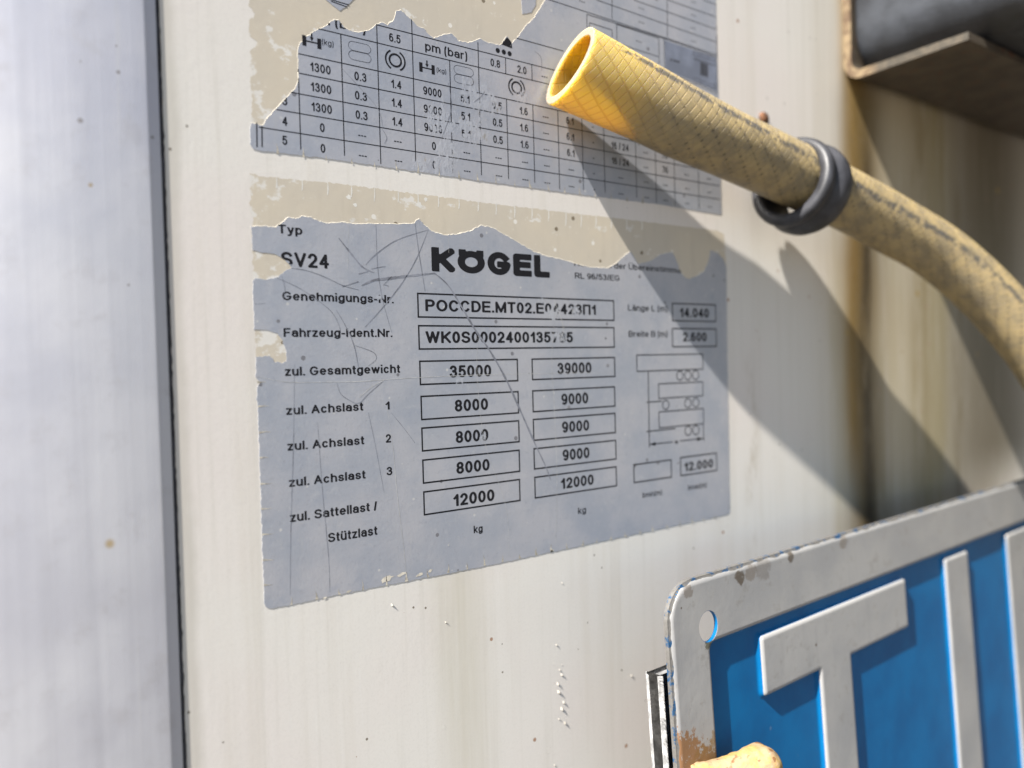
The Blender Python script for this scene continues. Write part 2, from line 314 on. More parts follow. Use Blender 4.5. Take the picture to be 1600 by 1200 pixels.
def marching(F, cell, merge=True):
    """polygons (grid units*cell) of the region F > 0"""
    ny, nx = F.shape; V = []; idx = {}; faces = []
    def vid(key, p):
        if key not in idx: idx[key] = len(V); V.append(p)
        return idx[key]
    def corner(j, i): return vid((j, i), (i*cell, j*cell))
    def edge(j0, i0, j1, i1):
        a, b = F[j0, i0], F[j1, i1]; t = a/(a-b)
        return vid((j0, i0, j1, i1), ((i0+(i1-i0)*t)*cell, (j0+(j1-j0)*t)*cell))
    ins = F > 0
    for j in range(ny-1):
        i = 0
        while i < nx-1:
            c = (ins[j, i], ins[j, i+1], ins[j+1, i+1], ins[j+1, i])
            if not any(c): i += 1; continue
            if all(c):
                if merge:
                    e = i
                    while e < nx-1 and ins[j, e] and ins[j, e+1] and ins[j+1, e+1] and ins[j+1, e]: e += 1
                else: e = i+1
                faces.append((corner(j, i), corner(j, e), corner(j+1, e), corner(j+1, i))); i = e; continue
            pts = [(j, i), (j, i+1), (j+1, i+1), (j+1, i)]; poly = []
            for q in range(4):
                a, b = pts[q], pts[(q+1) % 4]
                if c[q]: poly.append(corner(*a))
                if c[q] != c[(q+1) % 4]:
                    lo, hi = (a, b) if a < b else (b, a); poly.append(edge(*lo, *hi))
            if len(poly) >= 3: faces.append(tuple(poly))
            i += 1
    return V, faces
GC = {}
def glyph(ch, wt, xs):
    """mesh of one glyph in cap-height units; wt stroke, xs horizontal stretch applied to the skeleton"""
    key = (ch, round(wt, 3), round(xs, 2))
    if key in GC: return GC[key]
    wd, src = G[ch]; wd = max(wd*xs, wt) if wd else wt
    h = wt/2; strokes = []
    for st in src.split(';'):
        pts = []
        for tk in st.split():
            if tk[0] == 'a':
                cx, cy, rx, ry, a0, a1 = map(float, tk[2:].split(','))
                m = max(6, int(abs(a1-a0)/9))
                for q in range(m+1):
                    a = math.radians(a0+(a1-a0)*q/m); pts.append((cx+rx*math.cos(a), cy+ry*math.sin(a)))
            else: pts.append(tuple(map(float, tk.split(','))))
        strokes.append([(h+(wd-2*h)*x, h+(1-2*h)*y) for x, y in pts])
    allp = [p for s in strokes for p in s]
    y0 = min(p[1] for p in allp)-h; y1 = max(p[1] for p in allp)+h
    cell = 1/30.0; pad = 2*cell
    gx = np.arange(-pad, wd+2*pad, cell); gy = np.arange(y0-pad, y1+2*pad, cell)
    X, Y = np.meshgrid(gx, gy); F = np.full(X.shape, -1.0)
    for s in strokes:
        closed = len(s) > 4 and math.hypot(s[0][0]-s[-1][0], s[0][1]-s[-1][1]) < 1e-3
        for q in range(len(s)-1):
            a = np.array(s[q]); b = np.array(s[q+1]); L = np.linalg.norm(b-a)
            if L < 1e-9: b = a+np.array((0, 1e-4)); L = 1e-4
            u = (b-a)/L; sa = h if (q == 0 and not closed) else 0; sb = h if (q == len(s)-2 and not closed) else 0
            al = (X-a[0])*u[0]+(Y-a[1])*u[1]; pe = np.abs(-(X-a[0])*u[1]+(Y-a[1])*u[0])
            f = np.minimum(np.minimum(al+sa, L+sb-al), h-pe)
            F = np.maximum(F, f)
            if q > 0 or closed: F = np.maximum(F, h-np.hypot(X-a[0], Y-a[1]))
    F = np.minimum(F, np.minimum(Y-y0, y1-Y)); F = np.minimum(F, np.minimum(X+0.001, wd+.001-X))
    V, fc = marching(F, cell)
    V = [(x+gx[0], y+gy[0]) for x, y in V]
    GC[key] = (V, fc, wd); return GC[key]
def inside_poly(px, pz, poly):
    c = False; j = len(poly)-1
    for i in range(len(poly)):
        xi, zi = poly[i]; xj, zj = poly[j]
        if (zi > pz) != (zj > pz) and px < (xj-xi)*(pz-zi)/(zj-zi)+xi: c = not c
        j = i
    return c
def build_text(txt, x0, z0, width, cap, y, wt=0.15, gap=0.13, clip=None, xs=1.0, center=False):
    """list of verts, faces of a line of print on the wall; baseline at z0, from x0, stretched to width"""
    adv = 0; items = []
    for ch in txt:
        if ch == ' ': adv += 0.30; continue
        V, fc, wd = glyph(ch, wt, xs); items.append((adv, V, fc)); adv += wd+gap
    tot = adv-gap; sx = (width/tot) if width else cap
    if center: x0 = x0-sx*tot/2
    vs, fs = [], []
    for a, V, fc in items:
        b = len(vs); vv = [(x0+(a+p[0])*sx, y, z0+p[1]*cap) for p in V]
        if clip:
            keep = [f for f in fc if all(inside_poly(sum(vv[i][0] for i in f)/len(f), sum(vv[i][2] for i in f)/len(f), pl) for pl in clip)]
        else: keep = fc
        vs += vv; fs += [tuple(b+i for i in f) for f in keep]
    return vs, fs
def used_only(vs, fs):
    m = {}; nv = []; nf = []
    for f in fs:
        q = []
        for i in f:
            if i not in m: m[i] = len(nv); nv.append(vs[i])
            q.append(m[i])
        nf.append(tuple(q))
    return nv, nf
class Bag:
    def __init__(s): s.v = []; s.f = []
    def add(s, vf):
        b = len(s.v); s.v += vf[0]; s.f += [tuple(b+i for i in f) for f in vf[1]]
    def seg(s, a, b, wdt, y, clip=None, step=0.0006):
        """flat printed line between two wall points"""
        a = np.array(a, float); b = np.array(b, float); L = np.linalg.norm(b-a)
        if L < 1e-7: return
        u = (b-a)/L; n = np.array((-u[1], u[0]))*wdt/2
        m = max(1, int(L/step)) if clip else 1
        for i in range(m):
            p, q = a+(b-a)*i/m, a+(b-a)*(i+1)/m
            if clip and not all(inside_poly((p[0]+q[0])/2, (p[1]+q[1])/2, c) for c in clip): continue
            s.add(([(p[0]-n[0], y, p[1]-n[1]), (q[0]-n[0], y, q[1]-n[1]), (q[0]+n[0], y, q[1]+n[1]), (p[0]+n[0], y, p[1]+n[1])], [(0, 1, 2, 3)]))
    def poly(s, pts, y):
        n = len(s.v); s.v += [(p[0], y, p[1]) for p in pts]; s.f.append(tuple(range(n, n+len(pts))))
    def loop(s, pts, wdt, y, clip=None):
        for i in range(len(pts)): s.seg(pts[i], pts[(i+1) % len(pts)], wdt, y, clip)
    def obj(s, name, mat, parent):
        v, f = used_only(s.v, s.f)
        if not f: return None
        return link(name, mesh(name, v, f), mat, parent)
YF, YI, YR, YS = -0.00006, -0.000070, -0.00002, -0.000078        # film face, ink, residue, scratches
def px_scale(x, y):
    q = P(x, y); return float(np.linalg.norm(P(x, y+1)-q))          # metres per photo pixel, vertically
def text_px(txt, l, r, cap, wt=0.15, clip=None, gap=0.09, xs=1.0, y=YI):
    a = XZ(*l); b = XZ(*r); return build_text(txt, a[0], (a[1]+b[1])/2, b[0]-a[0], cap*px_scale(*l), y, wt, gap, clip, xs)
def rough(poly, amp, step, seed, closed=True):
    fine = amp*.9
    """subdivide and jitter an outline so torn edges look torn"""
    out = []
    for i in range(len(poly) if closed else len(poly)-1):
        a = np.array(poly[i]); b = np.array(poly[(i+1) % len(poly)]); L = np.linalg.norm(b-a); m = max(1, int(L/step))
        for q in range(m):
            p = a+(b-a)*q/m
            out.append((p[0]+amp*mnoise.noise((p[0]*1500, seed, p[1]*1500))+fine*mnoise.noise((p[0]*5200, seed, p[1]*5200)), p[1]+amp*mnoise.noise((p[0]*1500, seed+9.3, p[1]*1500))+fine*mnoise.noise((p[0]*5200, seed+9.3, p[1]*5200))))
    return out
def sheet(name, polys, y, mat, parent, side=True):
    vs = []; fs = []
    for poly in polys:
        b = len(vs); n = len(poly)
        tri = tessellate_polygon([[Vector((p[0], p[1], 0)) for p in poly]])
        vs += [(p[0], y, p[1]) for p in poly]; fs += [tuple(b+i for i in t) for t in tri]
        if side:
            b2 = len(vs); vs += [(p[0], -0.000002, p[1]) for p in poly]
            fs += [(b+i, b+(i+1) % n, b2+(i+1) % n, b2+i) for i in range(n)]
    bm = bmesh.new(); bm.from_mesh(mesh('tmp', vs, fs))
    return link(name, bm_mesh(name, bm), mat, parent)
M_scr = plain('scratch_grey', (0.22, 0.23, 0.265), 0.5, var=.3, scale=300)
M_slit = plain('slit_residue', (0.50, 0.46, 0.38), 0.7, var=.35, scale=900)
M_tear = plain('torn_paper_edge', (0.66, 0.61, 0.51), 0.7, var=.2, scale=700)

# ------------------------------------------------------------------ lower sticker: type plate
low = thing('type_plate_sticker', 'torn silver type plate sticker with weight boxes and axle diagram', 'sticker', P(770, 900))
L_OUT = [(392.5,354),(412.5,353),(430,355),(439,349),(450,339.5),(462,342),(472,338),(487,340),(497,345),(510,349),(535,347.5),(555,350),(580,349.5),(617,350.5),(645,349),(655,342.5),
 (662,351),(670,357.5),(680,364),(695,367.5),(715,366),(735,361),(752,352.5),(765,355),(770,356),(785,365),(810,379),(835,394),(852,400),(880,406),(905,414),(922,417.5),(950,419),(962,412),(975,400),(985,392.5),
 (992,404),(997,412.5),(1017,407.5),(1032,397.5),(1050,394),(1056,405),(1062,422.5),(1070,434),(1076,436),(1087,432.5),(1100,424),(1107,407.5),(1110,391),(1122,396),(1130,405),(1134.5,416),
 (1137,600),(1140,800),(1136,804),(1000,833),(780,880),(700,896),(600,915),(500,935),(425,951),(417,950),(413,944),(409,835),(407,765),(402.5,640),(401,606),(405,600),(405,596),(400,590),(399.5,557.5),
 (421,556),(430,565),(440,567.5),(447,564),(447.5,550),(446,547),(441,531),(432.5,521),(419,515.5),(397.5,515),(395,437.5),(399,435),(417.5,437),(434,432.5),(444,425),(455,417.5),(446,407.5),(436,400),(425,396),(410,395),(394,391)]
L_poly0 = [XZ(*p) for p in L_OUT]; L_poly = rough(L_poly0, 0.00016, 0.00035, 1.7)
LC = [L_poly]
RES_L = [(391,272),(400,272.5),(408,276),(470,281),(560,291),(660,304),(760,317),(910,335),(980,343),(1060,353),(1120,360),(1131,366),(1135,420),(1112,440),(1000,455),(800,440),(600,420),(520,400),(452,445),(452,575),(401,572),(398,520),(396,440),(394.5,396),(392,356),(396,345),(391,332),(391,318),(393,310),(390,298),(392,285)]
sheet('adhesive_residue', [rough([XZ(*p) for p in RES_L], 0.00022, 0.0004, 4.4)], YR, M_res, low, side=False)
sheet('film', [L_poly], YF, M_film, low)
# the pale torn paper edge along the upper tear
b = Bag(); tear = [XZ(*p) for p in L_OUT[:52]]; tear = rough(tear, 0.00016, 0.00035, 1.7, False)
def tear_strip(bag, pts, w0, seed):
    for i in range(len(pts)-1):
        a, c = np.array(pts[i]), np.array(pts[i+1]); d = c-a; L = np.linalg.norm(d)
        if L < 1e-7 or L > 0.004: continue
        n = np.array((-d[1], d[0]))/L
        wa = w0*(0.15+1.1*abs(mnoise.noise((a[0]*700, seed, a[1]*700)))); wb = w0*(0.15+1.1*abs(mnoise.noise((c[0]*700, seed, c[1]*700))))
        bag.add(([(a[0], YF-.00001, a[1]), (c[0], YF-.00001, c[1]), (c[0]+n[0]*wb, YR-.00001, c[1]+n[1]*wb), (a[0]+n[0]*wa, YR-.00001, a[1]+n[1]*wa)], [(0, 1, 2, 3)]))
tear_strip(b, tear, 0.00036, 2.2); b.obj('torn_edge', M_tear, low)
# brand lettering
b = Bag()
al = XZ(674.5, 425); ar = XZ(859, 434.5); cap = 38*px_scale(676, 425)
b.add(build_text('KÖGEL', al[0], (al[1]+ar[1])/2+.0001, ar[0]-al[0], cap, YI, 0.27, 0.10, LC, 1.18)); b.obj('logo_lettering', M_ink, low)
CAPS = [('Typ', (434,364.5), (472.5,367), 14), ('SV24', (439,416), (514,420), 23), ('Genehmigungs-Nr.', (441,468.5), (615,474.5), 13.8), ('Fahrzeug-Ident.Nr.', (443,526), (613,527), 13.9),
 ('zul. Gesamtgewicht', (445,587.5), (625,582.5), 14.2), ('zul. Achslast', (447,649), (567.5,641), 14), ('1', (602,640), (609,640), 12.8), ('zul. Achslast', (449,704.5), (569,694), 14), ('2', (602.5,692), (611,691), 13.2),
 ('zul. Achslast', (451.5,761), (571,747.5), 14), ('3', (604,743), (613,742), 13.2), ('zul. Sattellast /', (453,815.5), (589,797.5), 14.6), ('Stützlast', (512.5,847.5), (589.5,835.5), 14.5),
 ('kg', (740,833), (754,831), 11.5), ('kg', (903,803), (915.5,801.5), 10.2), ('Nachweis der Übereinstimmung', (897,416), (1074,427), 9.5), ('RL 96/53/EG', (898,435.5), (968,438.7), 9.2),
 ('Länge L (m)', (981,485.5), (1042.5,487), 9.6), ('Breite B (m)', (982,526), (1042.5,527), 9.7), ('bmin(m)', (1004,777), (1034,773.5), 8.0), ('bmax(m)', (1075,765.5), (1104,761.5), 8.0)]
for tx, l, r, cp in CAPS:
    b = Bag(); b.add(text_px(tx, l, r, cp, 0.175 if cp > 11 else 0.15, LC)); b.obj('printed_caption', M_ink, low)
FIELDS = [((651,457),(960,469),(959,502),(652.5,496),'POCCDE.MT02.E04423П1',(664.5,487.5),(931,491),18.6), ((652.5,507.5),(960,511),(960,544),(654,546),'WK0S0002400135785',(665,536.5),(895,535),18.8),
 ((654,562.5),(809,561),(809.5,596),(656,602),'35000',(702.5,590),(767.5,588),19), ((830,560),(961,557.5),(961,589),(831,594.5),'39000',(871,585),(924,583),18),
 ((656,618),(810,611),(811,646),(658,657),'8000',(710.5,642.8),(762.5,640.8),18.8), ((831,610),(961,603),(961,636),(832,644),'9000',(877,632.5),(919,630.5),17.5),
 ((657.5,668),(811,656),(812,691),(659,706),'8000',(712,692),(763,688.5),18.8), ((832,654),(961.5,645),(962,677),(833,689),'9000',(878,676),(920.5,673),17.5),
 ((659,718),(812,702),(812.5,737.5),(660.5,756),'8000',(713,740),(765,735.5),18.8), ((833,700),(962.5,687),(963,718),(834,734),'9000',(879,719.5),(921,716),17.5),
 ((660.5,768),(812.5,747.5),(813,782.5),(662,806),'12000',(708,789.5),(772.5,784),19), ((834,745),(963,728),(964,760),(835.5,779),'12000',(876,764),(927.5,757.5),17),
 ((1049.5,473),(1119,475.5),(1118,503),(1050,502.5),'14.040',(1062,496),(1107.5,496.5),15), ((1049.5,512.5),(1119.5,513),(1119.5,543),(1050,542),'2.600',(1067,533.5),(1104,533.5),14.5),
 ((989,725.5),(1049.5,717),(1049,746),(990,755.5),None,None,None,0), ((1062,714),(1120,707),(1120,736),(1063,744),'12.000',(1069,736),(1114,731),14)]
for tl, tr, br, bl, tx, l, r, cp in FIELDS:
    c4 = [XZ(*q) for q in (tl, tr, br, bl)]; lw = 0.00036
    x0 = (c4[0][0]+c4[3][0])/2; x1 = (c4[1][0]+c4[2][0])/2; z1 = (c4[0][1]+c4[1][1])/2; z0 = (c4[2][1]+c4[3][1])/2
    b = Bag(); hl = lw/2
    for a, c in (((x0, z1-hl), (x1, z1-hl)), ((x0, z0+hl), (x1, z0+hl)), ((x0+hl, z0+lw), (x0+hl, z1-lw)), ((x1-hl, z0+lw), (x1-hl, z1-lw))): b.seg(a, c, lw, YI)
    fo = b.obj('data_field', M_ink, low)
    if tx:
        b = Bag(); b.add(text_px(tx, l, r, cp, 0.185)); vo = b.obj('printed_value', M_ink, None); vo.parent = fo
# axle diagram
b = Bag(); lw = 0.00030
def circle(cx, cy, rpx): 
    c0 = XZ(cx, cy); s = px_scale(cx, cy)*rpx
    return [(c0[0]+s*math.cos(a*math.pi/10), c0[1]+s*math.sin(a*math.pi/10)) for a in range(20)]
def rect(tl, tr, br, bl):
    c4 = [XZ(*q) for q in (tl, tr, br, bl)]
    x0 = (c4[0][0]+c4[3][0])/2; x1 = (c4[1][0]+c4[2][0])/2; z1 = (c4[0][1]+c4[1][1])/2; z0 = (c4[2][1]+c4[3][1])/2
    return [(x0, z0), (x1, z0), (x1, z1), (x0, z1)]
for q in (((994,555.5),(1098,552.5),(1098,577.5),(995.5,579.5)), ((1028,599.5),(1098,597),(1098,619),(1029.5,622)), ((1029,643),(1099,639),(1099,662.5),(1030,668))): b.loop(rect(*q), lw, YI)
for q in ((1062,587),(1074.5,586.5),(1086.5,586),(1040,632.5),(1074.5,630),(1087,629),(1075,673),(1087,672)): b.loop(circle(q[0], q[1], 7.2), lw, YI)
for a, c in (((1012.5,579),(1014.5,699)),((1010,628.5),(1034,627)),((1010,674.5),(1055,669.5)),((1098.5,662),(1099.5,689)),((1015,694.5),(1051,690.5)),((1062,689),(1099,685))): b.seg(XZ(*a), XZ(*c), lw, YI)
for q in ([(1014.5,694.5),(1024,690.5),(1024,696.5)], [(1099,685),(1089,683),(1089,689.5)]): b.poly([XZ(*p) for p in q], YI)
b.add(text_px('a', (1054,693.5), (1059,693), 6.5, 0.16)); b.obj('axle_diagram', M_ink, low)
# scratches and knife slits
def path(pts, m=6):
    pts = [np.array(p, float) for p in pts]
    if len(pts) < 3: return pts
    out = []
    for i in range(len(pts)-1):
        p0 = pts[max(i-1, 0)]; p1 = pts[i]; p2 = pts[i+1]; p3 = pts[min(i+2, len(pts)-1)]
        for q in range(m):
            t = q/m; out.append(0.5*((2*p1)+(-p0+p2)*t+(2*p0-5*p1+4*p2-p3)*t*t+(-p0+3*p1-3*p2+p3)*t**3))
    return out+[pts[-1]]
def scratch(bag, pts, wpx, clip=LC, y=YS):
    pp = path(pts); s = px_scale(*pts[0])
    for i in range(len(pp)-1):
        t = i/(len(pp)-1); wv = wpx*s*(0.35+0.65*math.sin(math.pi*min(1, max(0.08, t*0.86+.07))))*(0.75+.5*random.random())
        bag.seg(XZ(*pp[i]), XZ(*pp[i+1]), wv, y, clip)
SCR = [([(529,372),(548,396),(566,417),(584,426)],3.0), ([(565,446),(584,438),(600,436),(640,431),(679,427)],4.0), ([(679,427),(700,446),(720,478),(742,515),(765,548),(790,592),(812,640),(836,694),(852,728),(860,750)],3.6),
 ([(571,414),(585,399),(620,375),(669,359)],1.3), ([(669,359),(650,405),(628,442),(600,478),(570,511)],1.4), ([(648,348),(655,400),(664,455)],1.3), ([(587,350),(590,420),(598,470),(612,520)],.9),
 ([(455,419),(480,423),(510,434),(535,446),(560,453)],1.2), ([(432,434),(465,449),(500,472),(520,490),(530,510),(532,520)],1.0), ([(525,484),(540,510),(553,540),(560,575)],1.6),
 ([(526,598),(532,615),(545,625),(560,630),(575,616),(598,596)],1.2), ([(611,645),(630,668),(648,692)],1.0), ([(555,540),(570,545),(585,552),(587,562),(575,572)],1.0), ([(460,570),(458,700),(454,830),(453,930)],.8),
 ([(496,660),(503,760),(513,870),(515,925)],.7), ([(575,644),(585,690),(600,770)],.7), ([(440,431),(445,452),(442,470)],.9), ([(535,448),(560,440)],2.2), ([(612,432),(598,446)],2.0), ([(560,428),(575,424)],2.4),
 ([(580,420),(602,416)],2.0), ([(600,445),(607,447)],2.5), ([(397,475),(414,474)],.9)]
b = Bag()
for p, wv in SCR:
    b = Bag(); scratch(b, p, wv); b.obj('scratch_mark', M_scr, low)
# pale crease lines
M_cre = plain('pale_crease', (0.50, 0.50, 0.49), .6, var=.2, scale=600)
for p, wv in (([(400,588),(450,597),(500,597),(560,596),(650,590),(745,586),(830,584),(960,582)],1.0), ([(605,640),(614,700),(620,770),(630,850),(634,890)],.8), ([(748,515),(745,580),(757,690),(790,790),(795,870)],.6), ([(868,480),(862,560),(866,640),(870,750),(868,850)],.8),
              ([(545,345),(543,420)],.7), ([(700,355),(701,395)],.9), ([(560,622),(580,605),(600,594)],1.0), ([(865,468),(880,510),(875,530)],1.3)):
    b = Bag(); scratch(b, p, wv); b.obj('crease_line', M_cre, low)
def slits(spec, y, mat, name, parent, clip):
    b = Bag()
    for (x, yy, dx, dy, wv) in spec:
        a = np.array(XZ(x, yy)); c = np.array(XZ(x+dx, yy+dy)); s = px_scale(x, yy)*wv; d = (c-a); d /= np.linalg.norm(d); n = np.array((-d[1], d[0]))*s/2
        m = (a+c)/2+n*random.uniform(-.8, .8)
        b.add(([(a[0]-n[0], y, a[1]-n[1]), (a[0]+n[0], y, a[1]+n[1]), (m[0]+n[0]*.35, y, m[1]+n[1]*.35), (c[0], y, c[1]), (m[0]-n[0]*.35, y, m[1]-n[1]*.35)], [(0, 1, 2, 3, 4)]))
    return b.obj(name, mat, parent)
sp = [(401.5+(y-596)*0.032, y, 17+random.uniform(-3, 5), -1.0, 3.4) for y in (597, 635, 676, 715.5, 756, 795, 835, 875, 914)]
for x in (455, 495, 531, 567, 604, 635, 669, 700, 730, 757, 785, 812, 838, 862, 886, 910, 932, 955, 978, 1000, 1020, 1042, 1062, 1082, 1100, 1118):
    yb = 951-(x-425)*0.2027; sp.append((x, yb, random.uniform(-2.5, .5), -random.uniform(9, 20)*(1 if x < 800 else .7), random.uniform(3, 6.5)))
slits(sp, YS, M_slit, 'edge_slit', low, LC)
b = Bag()
for x, y, wv, hv in ((604,906,26,10),(545,925,10,4),(628,898,18,6),(508,935,8,4),(672,893,10,5),(862,862,8,4),(655,899,14,5)):
    b = Bag(); c = XZ(x, y-1); s = px_scale(x, y)
    b.poly([(c[0]+s*wv/2*math.cos(a*math.pi/6)*random.uniform(.6, 1.1), c[1]+s*hv/2*math.sin(a*math.pi/6)*random.uniform(.5, 1.2)+s*.2*wv/2*math.cos(a*math.pi/6)) for a in range(12)], YS)
    b.obj('torn_patch', M_tear, low)
# white knife cuts left in the residue band
b = Bag()
for x in (432, 472, 512, 549, 585, 622, 653, 685, 717, 747, 775, 804, 831, 857, 884, 908, 931, 955, 979, 1003):
    yt = 273+(x-391)*0.1185; scratch(b, [(x, yt-2), (x+.4, yt+9), (x-.4, yt+18+random.uniform(-4, 4))], 1.9, clip=None, y=YR-.00001)
for x, y, r in ((545,308,9),(555,320,7),(655,320,10),(665,312,7)):
    c = XZ(x, y); s = px_scale(x, y)
    b.poly([(c[0]+s*r*.6*math.cos(a*math.pi/7)*random.uniform(.5, 1.1), c[1]+s*r*.5*math.sin(a*math.pi/7)*random.uniform(.5, 1.1)) for a in range(14)], YR-.000008)
b.obj('residue_gap', plain('bare_paint', (0.76, 0.74, 0.68), .55, var=.06), low)

# ------------------------------------------------------------------ upper sticker: brake table
up = thing('brake_table_sticker', 'torn silver sticker with a number grid, above the type plate and behind the hose end', 'sticker', P(760, 286))
U_OUT = [(391,225),(391,200),(392,192),(410,196),(421,181),(435,166),(450,150),(461,139),(466,125),(466,100),(465,77),(470,67),(480,57),(492,49),(510,40),(521,31),(530,32),(536,41),(545,47),(560,51),(577,47),(587,40),(596,35),(605,39),(615,32),(619,17),(626,16),
 (635,24),(644,32),(651,40),(662,45),(670,54),(677,60),(692,55),(705,52),(717,64),(732,67),(742,64),(750,60),(762,67),(780,70),(784,69),(789,60),(792,56.5),(800,68),(806,61),(810,57),(820,42),(835,27),(852,0),(868,-40),(990,-40),(1117,-40),(1120,75),(1127.5,334),(1126,335.5),(1025,319),(910,304.5),(760,284),(595,260),(510,247.5),(405,235.5),(395,232)]
U_poly0 = [XZ(*p) for p in U_OUT]; U_poly = rough(U_poly0, 0.00014, 0.00035, 5.5)
SCRAP = [[(495,-16),(509,0),(524,12),(531,17),(540,11),(552,0),(572,-18)], [(812,-20),(814,0),(816,22),(830,20),(837,8),(838,-20)]]
scr = [rough([XZ(*p) for p in q], 0.0001, 0.0007, 6.6) for q in SCRAP]
UC = [U_poly]
RES_U = [(388,-30),(390,-2),(389,8),(394,13),(399,21),(396,28),(389,32),(389,55),(396,60),(402,66),(399,73),(391,78),(391,98),(393,112),(391,122),(392,142),(394,155),(393,172),(392,199),(430,200),(520,130),(640,100),(800,100),(870,30),(880,-30)]
sheet('adhesive_residue', [rough([XZ(*p) for p in RES_U], 0.00025, 0.0004, 8.1)], YR, M_res, up, side=False)
sheet('film', [U_poly]+scr, YF, M_film, up)
b = Bag(); tear_strip(b, rough([XZ(*p) for p in U_OUT[2:51]], 0.00014, 0.00035, 5.5, False), 0.0003, 3.3); b.obj('torn_edge', M_tear, up)
LW = 0.00021
def mean_x(*pts): return float(np.mean([XZ(*p)[0] for p in pts]))
def mean_z(*pts): return float(np.mean([XZ(*p)[1] for p in pts]))
hz = [mean_z((466,84),(646,122.5),(702,136)), mean_z((466,115.5),(646,151),(760,172.5)), mean_z((456,144.5),(647.5,179.5),(760,202.5)), mean_z((429,171),(648,208),(760,228)), mean_z((410,199),(649.5,236),(760,256))]
zb = mean_z((405,235),(760,284),(1100,331))
zA = mean_z((496,45),(589,67.5),(645,82),(780,111)); z0 = mean_z((589,39),(644,53),(747,80),(780,87.5)); zM = mean_z((807,59),(867,77))
vx = [mean_x((466,84),(469,237)), mean_x((533,54.5),(537.5,247)), mean_x((589,39),(594,255)), mean_x((643,32),(649.5,262)), mean_x((702.5,96),(707,272)), mean_x((747,81),(752,277)), mean_x((789.5,92),(794.5,285)), mean_x((830,102),(836,291)),
      mean_x((871,160),(874,296)), mean_x((909,176),(911,300)), mean_x((942.5,190),(945.5,311)), mean_x((992.5,220),(995,316)), mean_x((1024,232),(1025,320)), mean_x((1053,250),(1054.5,325)), mean_x((1091,265),(1092,331)), mean_x((1121,150),(1127,333))-.0003]
b = Bag(); xr = vx[-1]
for z in hz: b.seg((XZ(405, 220)[0], z), (xr, z), LW, YI, UC)
bot = zb+0.0006
for i, x in enumerate(vx[:-1]):
    top = {0: hz[0], 1: zA, 2: zA+.03, 3: zA+.03, 4: zA, 5: z0, 6: hz[0], 7: hz[0]}.get(i, hz[0])
    b.seg((x, bot+random.uniform(0, .0009)), (x, top), LW, YI, UC)
for i in (6, 7): b.seg((vx[i], zA), (vx[i], z0), LW, YI, UC)
b.seg((XZ(480, 50)[0], zA), (xr, zA), LW, YI, UC); b.seg((vx[2], z0), (xr, z0), LW, YI, UC); b.seg((vx[5], z0), (vx[5], z0+.002), LW, YI, UC); b.seg((XZ(806, 58)[0], zM), (XZ(880, 80)[0], zM), LW, YI, UC)
for x in (401, 409): b.seg(XZ(x, 192), XZ(x+.4, 230), LW*1.2, YI, UC)
for a, c in (((859,0),(1120,86)),((916.5,22.5),(1037,60)),((1037,60),(1119,88.5)),((932,0),(1119,66)),((990,0),(1119,46)),((1043.5,0),(1119,27)),((1099,0),(1119,7.5)),((859,0),(833,-9)),
             ((956,-20),(956,30)),((1042,-20),(1042.5,59)),((1119,-20),(1120,146)),((916.5,22.5),(918,80)),((920.6,35.6),(956,47)),((956,47),(957,90)),((920.6,35.6),(921.5,70)),((963,38),(965,95)),((963,38),(1029,60)),((1029,60),(1030,120)),((964,67.5),(1029,89)),
             ((1037,60),(1039,112)),((1039,110.6),(1120,146))): b.seg(XZ(*a), XZ(*c), LW*.9, YI, UC)
b.obj('table_grid', M_ink, up)
# scraps of printed line on the loose piece of film
b = Bag()
for a, c in (((509,-3),(545,8)), ((517,2),(542,11))): b.seg(XZ(*a), XZ(*c), LW, YI, [scr[0]])
b.obj('printed_line', M_ink, up)
# cells
rowz = hz+[zb]
def cell_text(tx, ci, zbase, cap=0.00178, wt=.14, dx=0.0, wfac=1.0):
    x = (vx[ci]+vx[ci+1])/2+dx
    b = Bag(); b.add(build_text(tx, x, zbase, 0, cap, YI, wt, 0.11, UC, wfac, True)); b.obj('printed_value', M_ink, up)
COLS = [['1300','1300','1300','0','0'], ['0.3','0.3','0.3','---','---'], ['1.4','1.4','1.4','---','---'], ['9000','9000','9000','0','0'], ['5.1','5.1','5.1','---','---'], ['0.5','0.5','0.5','---','---'], ['1.6','1.6','1.6','---','---'],
        ['---']*5, ['6.1','6.1','6.1','---','---'], ['-']*5, ['16','16 / 24','16 / 24','---','---'], ['---']*5, ['76','76','76','---','---'], ['---']*5, ['---']*5]
CAPR = 14.0*px_scale(500, 110)
for ci, cv in enumerate(COLS):
    for ri, tx in enumerate(cv):
        rh = rowz[ri]-rowz[ri+1]
        dash = tx[0] == '-'
        cell_text(tx, ci, rowz[ri]-rh*.5-CAPR*.55, CAPR*(.8 if dash else 1.0), .165, .0011 if ci in (5, 6) else .0)
for tx, y in (('3', 164), ('4', 196), ('5', 226)):
    p = XZ(441, y); b = Bag(); b.add(build_text(tx, p[0], p[1], 0, CAPR, YI, .165, .12, UC)); b.obj('printed_value', M_ink, up)
for tx, ci in (('6.5', 2), ('0.8', 5), ('2.0', 6), ('---', 7)):
    cell_text(tx, ci, (z0+zA)/2-CAPR*.5, CAPR*(.8 if tx[0] == '-' else 1), .165, .0009 if ci in (5, 6) else 0)
for tx, l, r, cp in (('pm (bar)', (664,76), (730,97), 13.5), ('pm (bar)', (483,31), (571,55), 13.5), ('(kg)', (503,70), (521,73), 9), ('(kg)', (682,112), (697,116), 7)):
    b = Bag(); b.add(text_px(tx, l, r, cp, .15 if cp > 10 else .12, UC)); b.obj('printed_caption', M_ink, up)
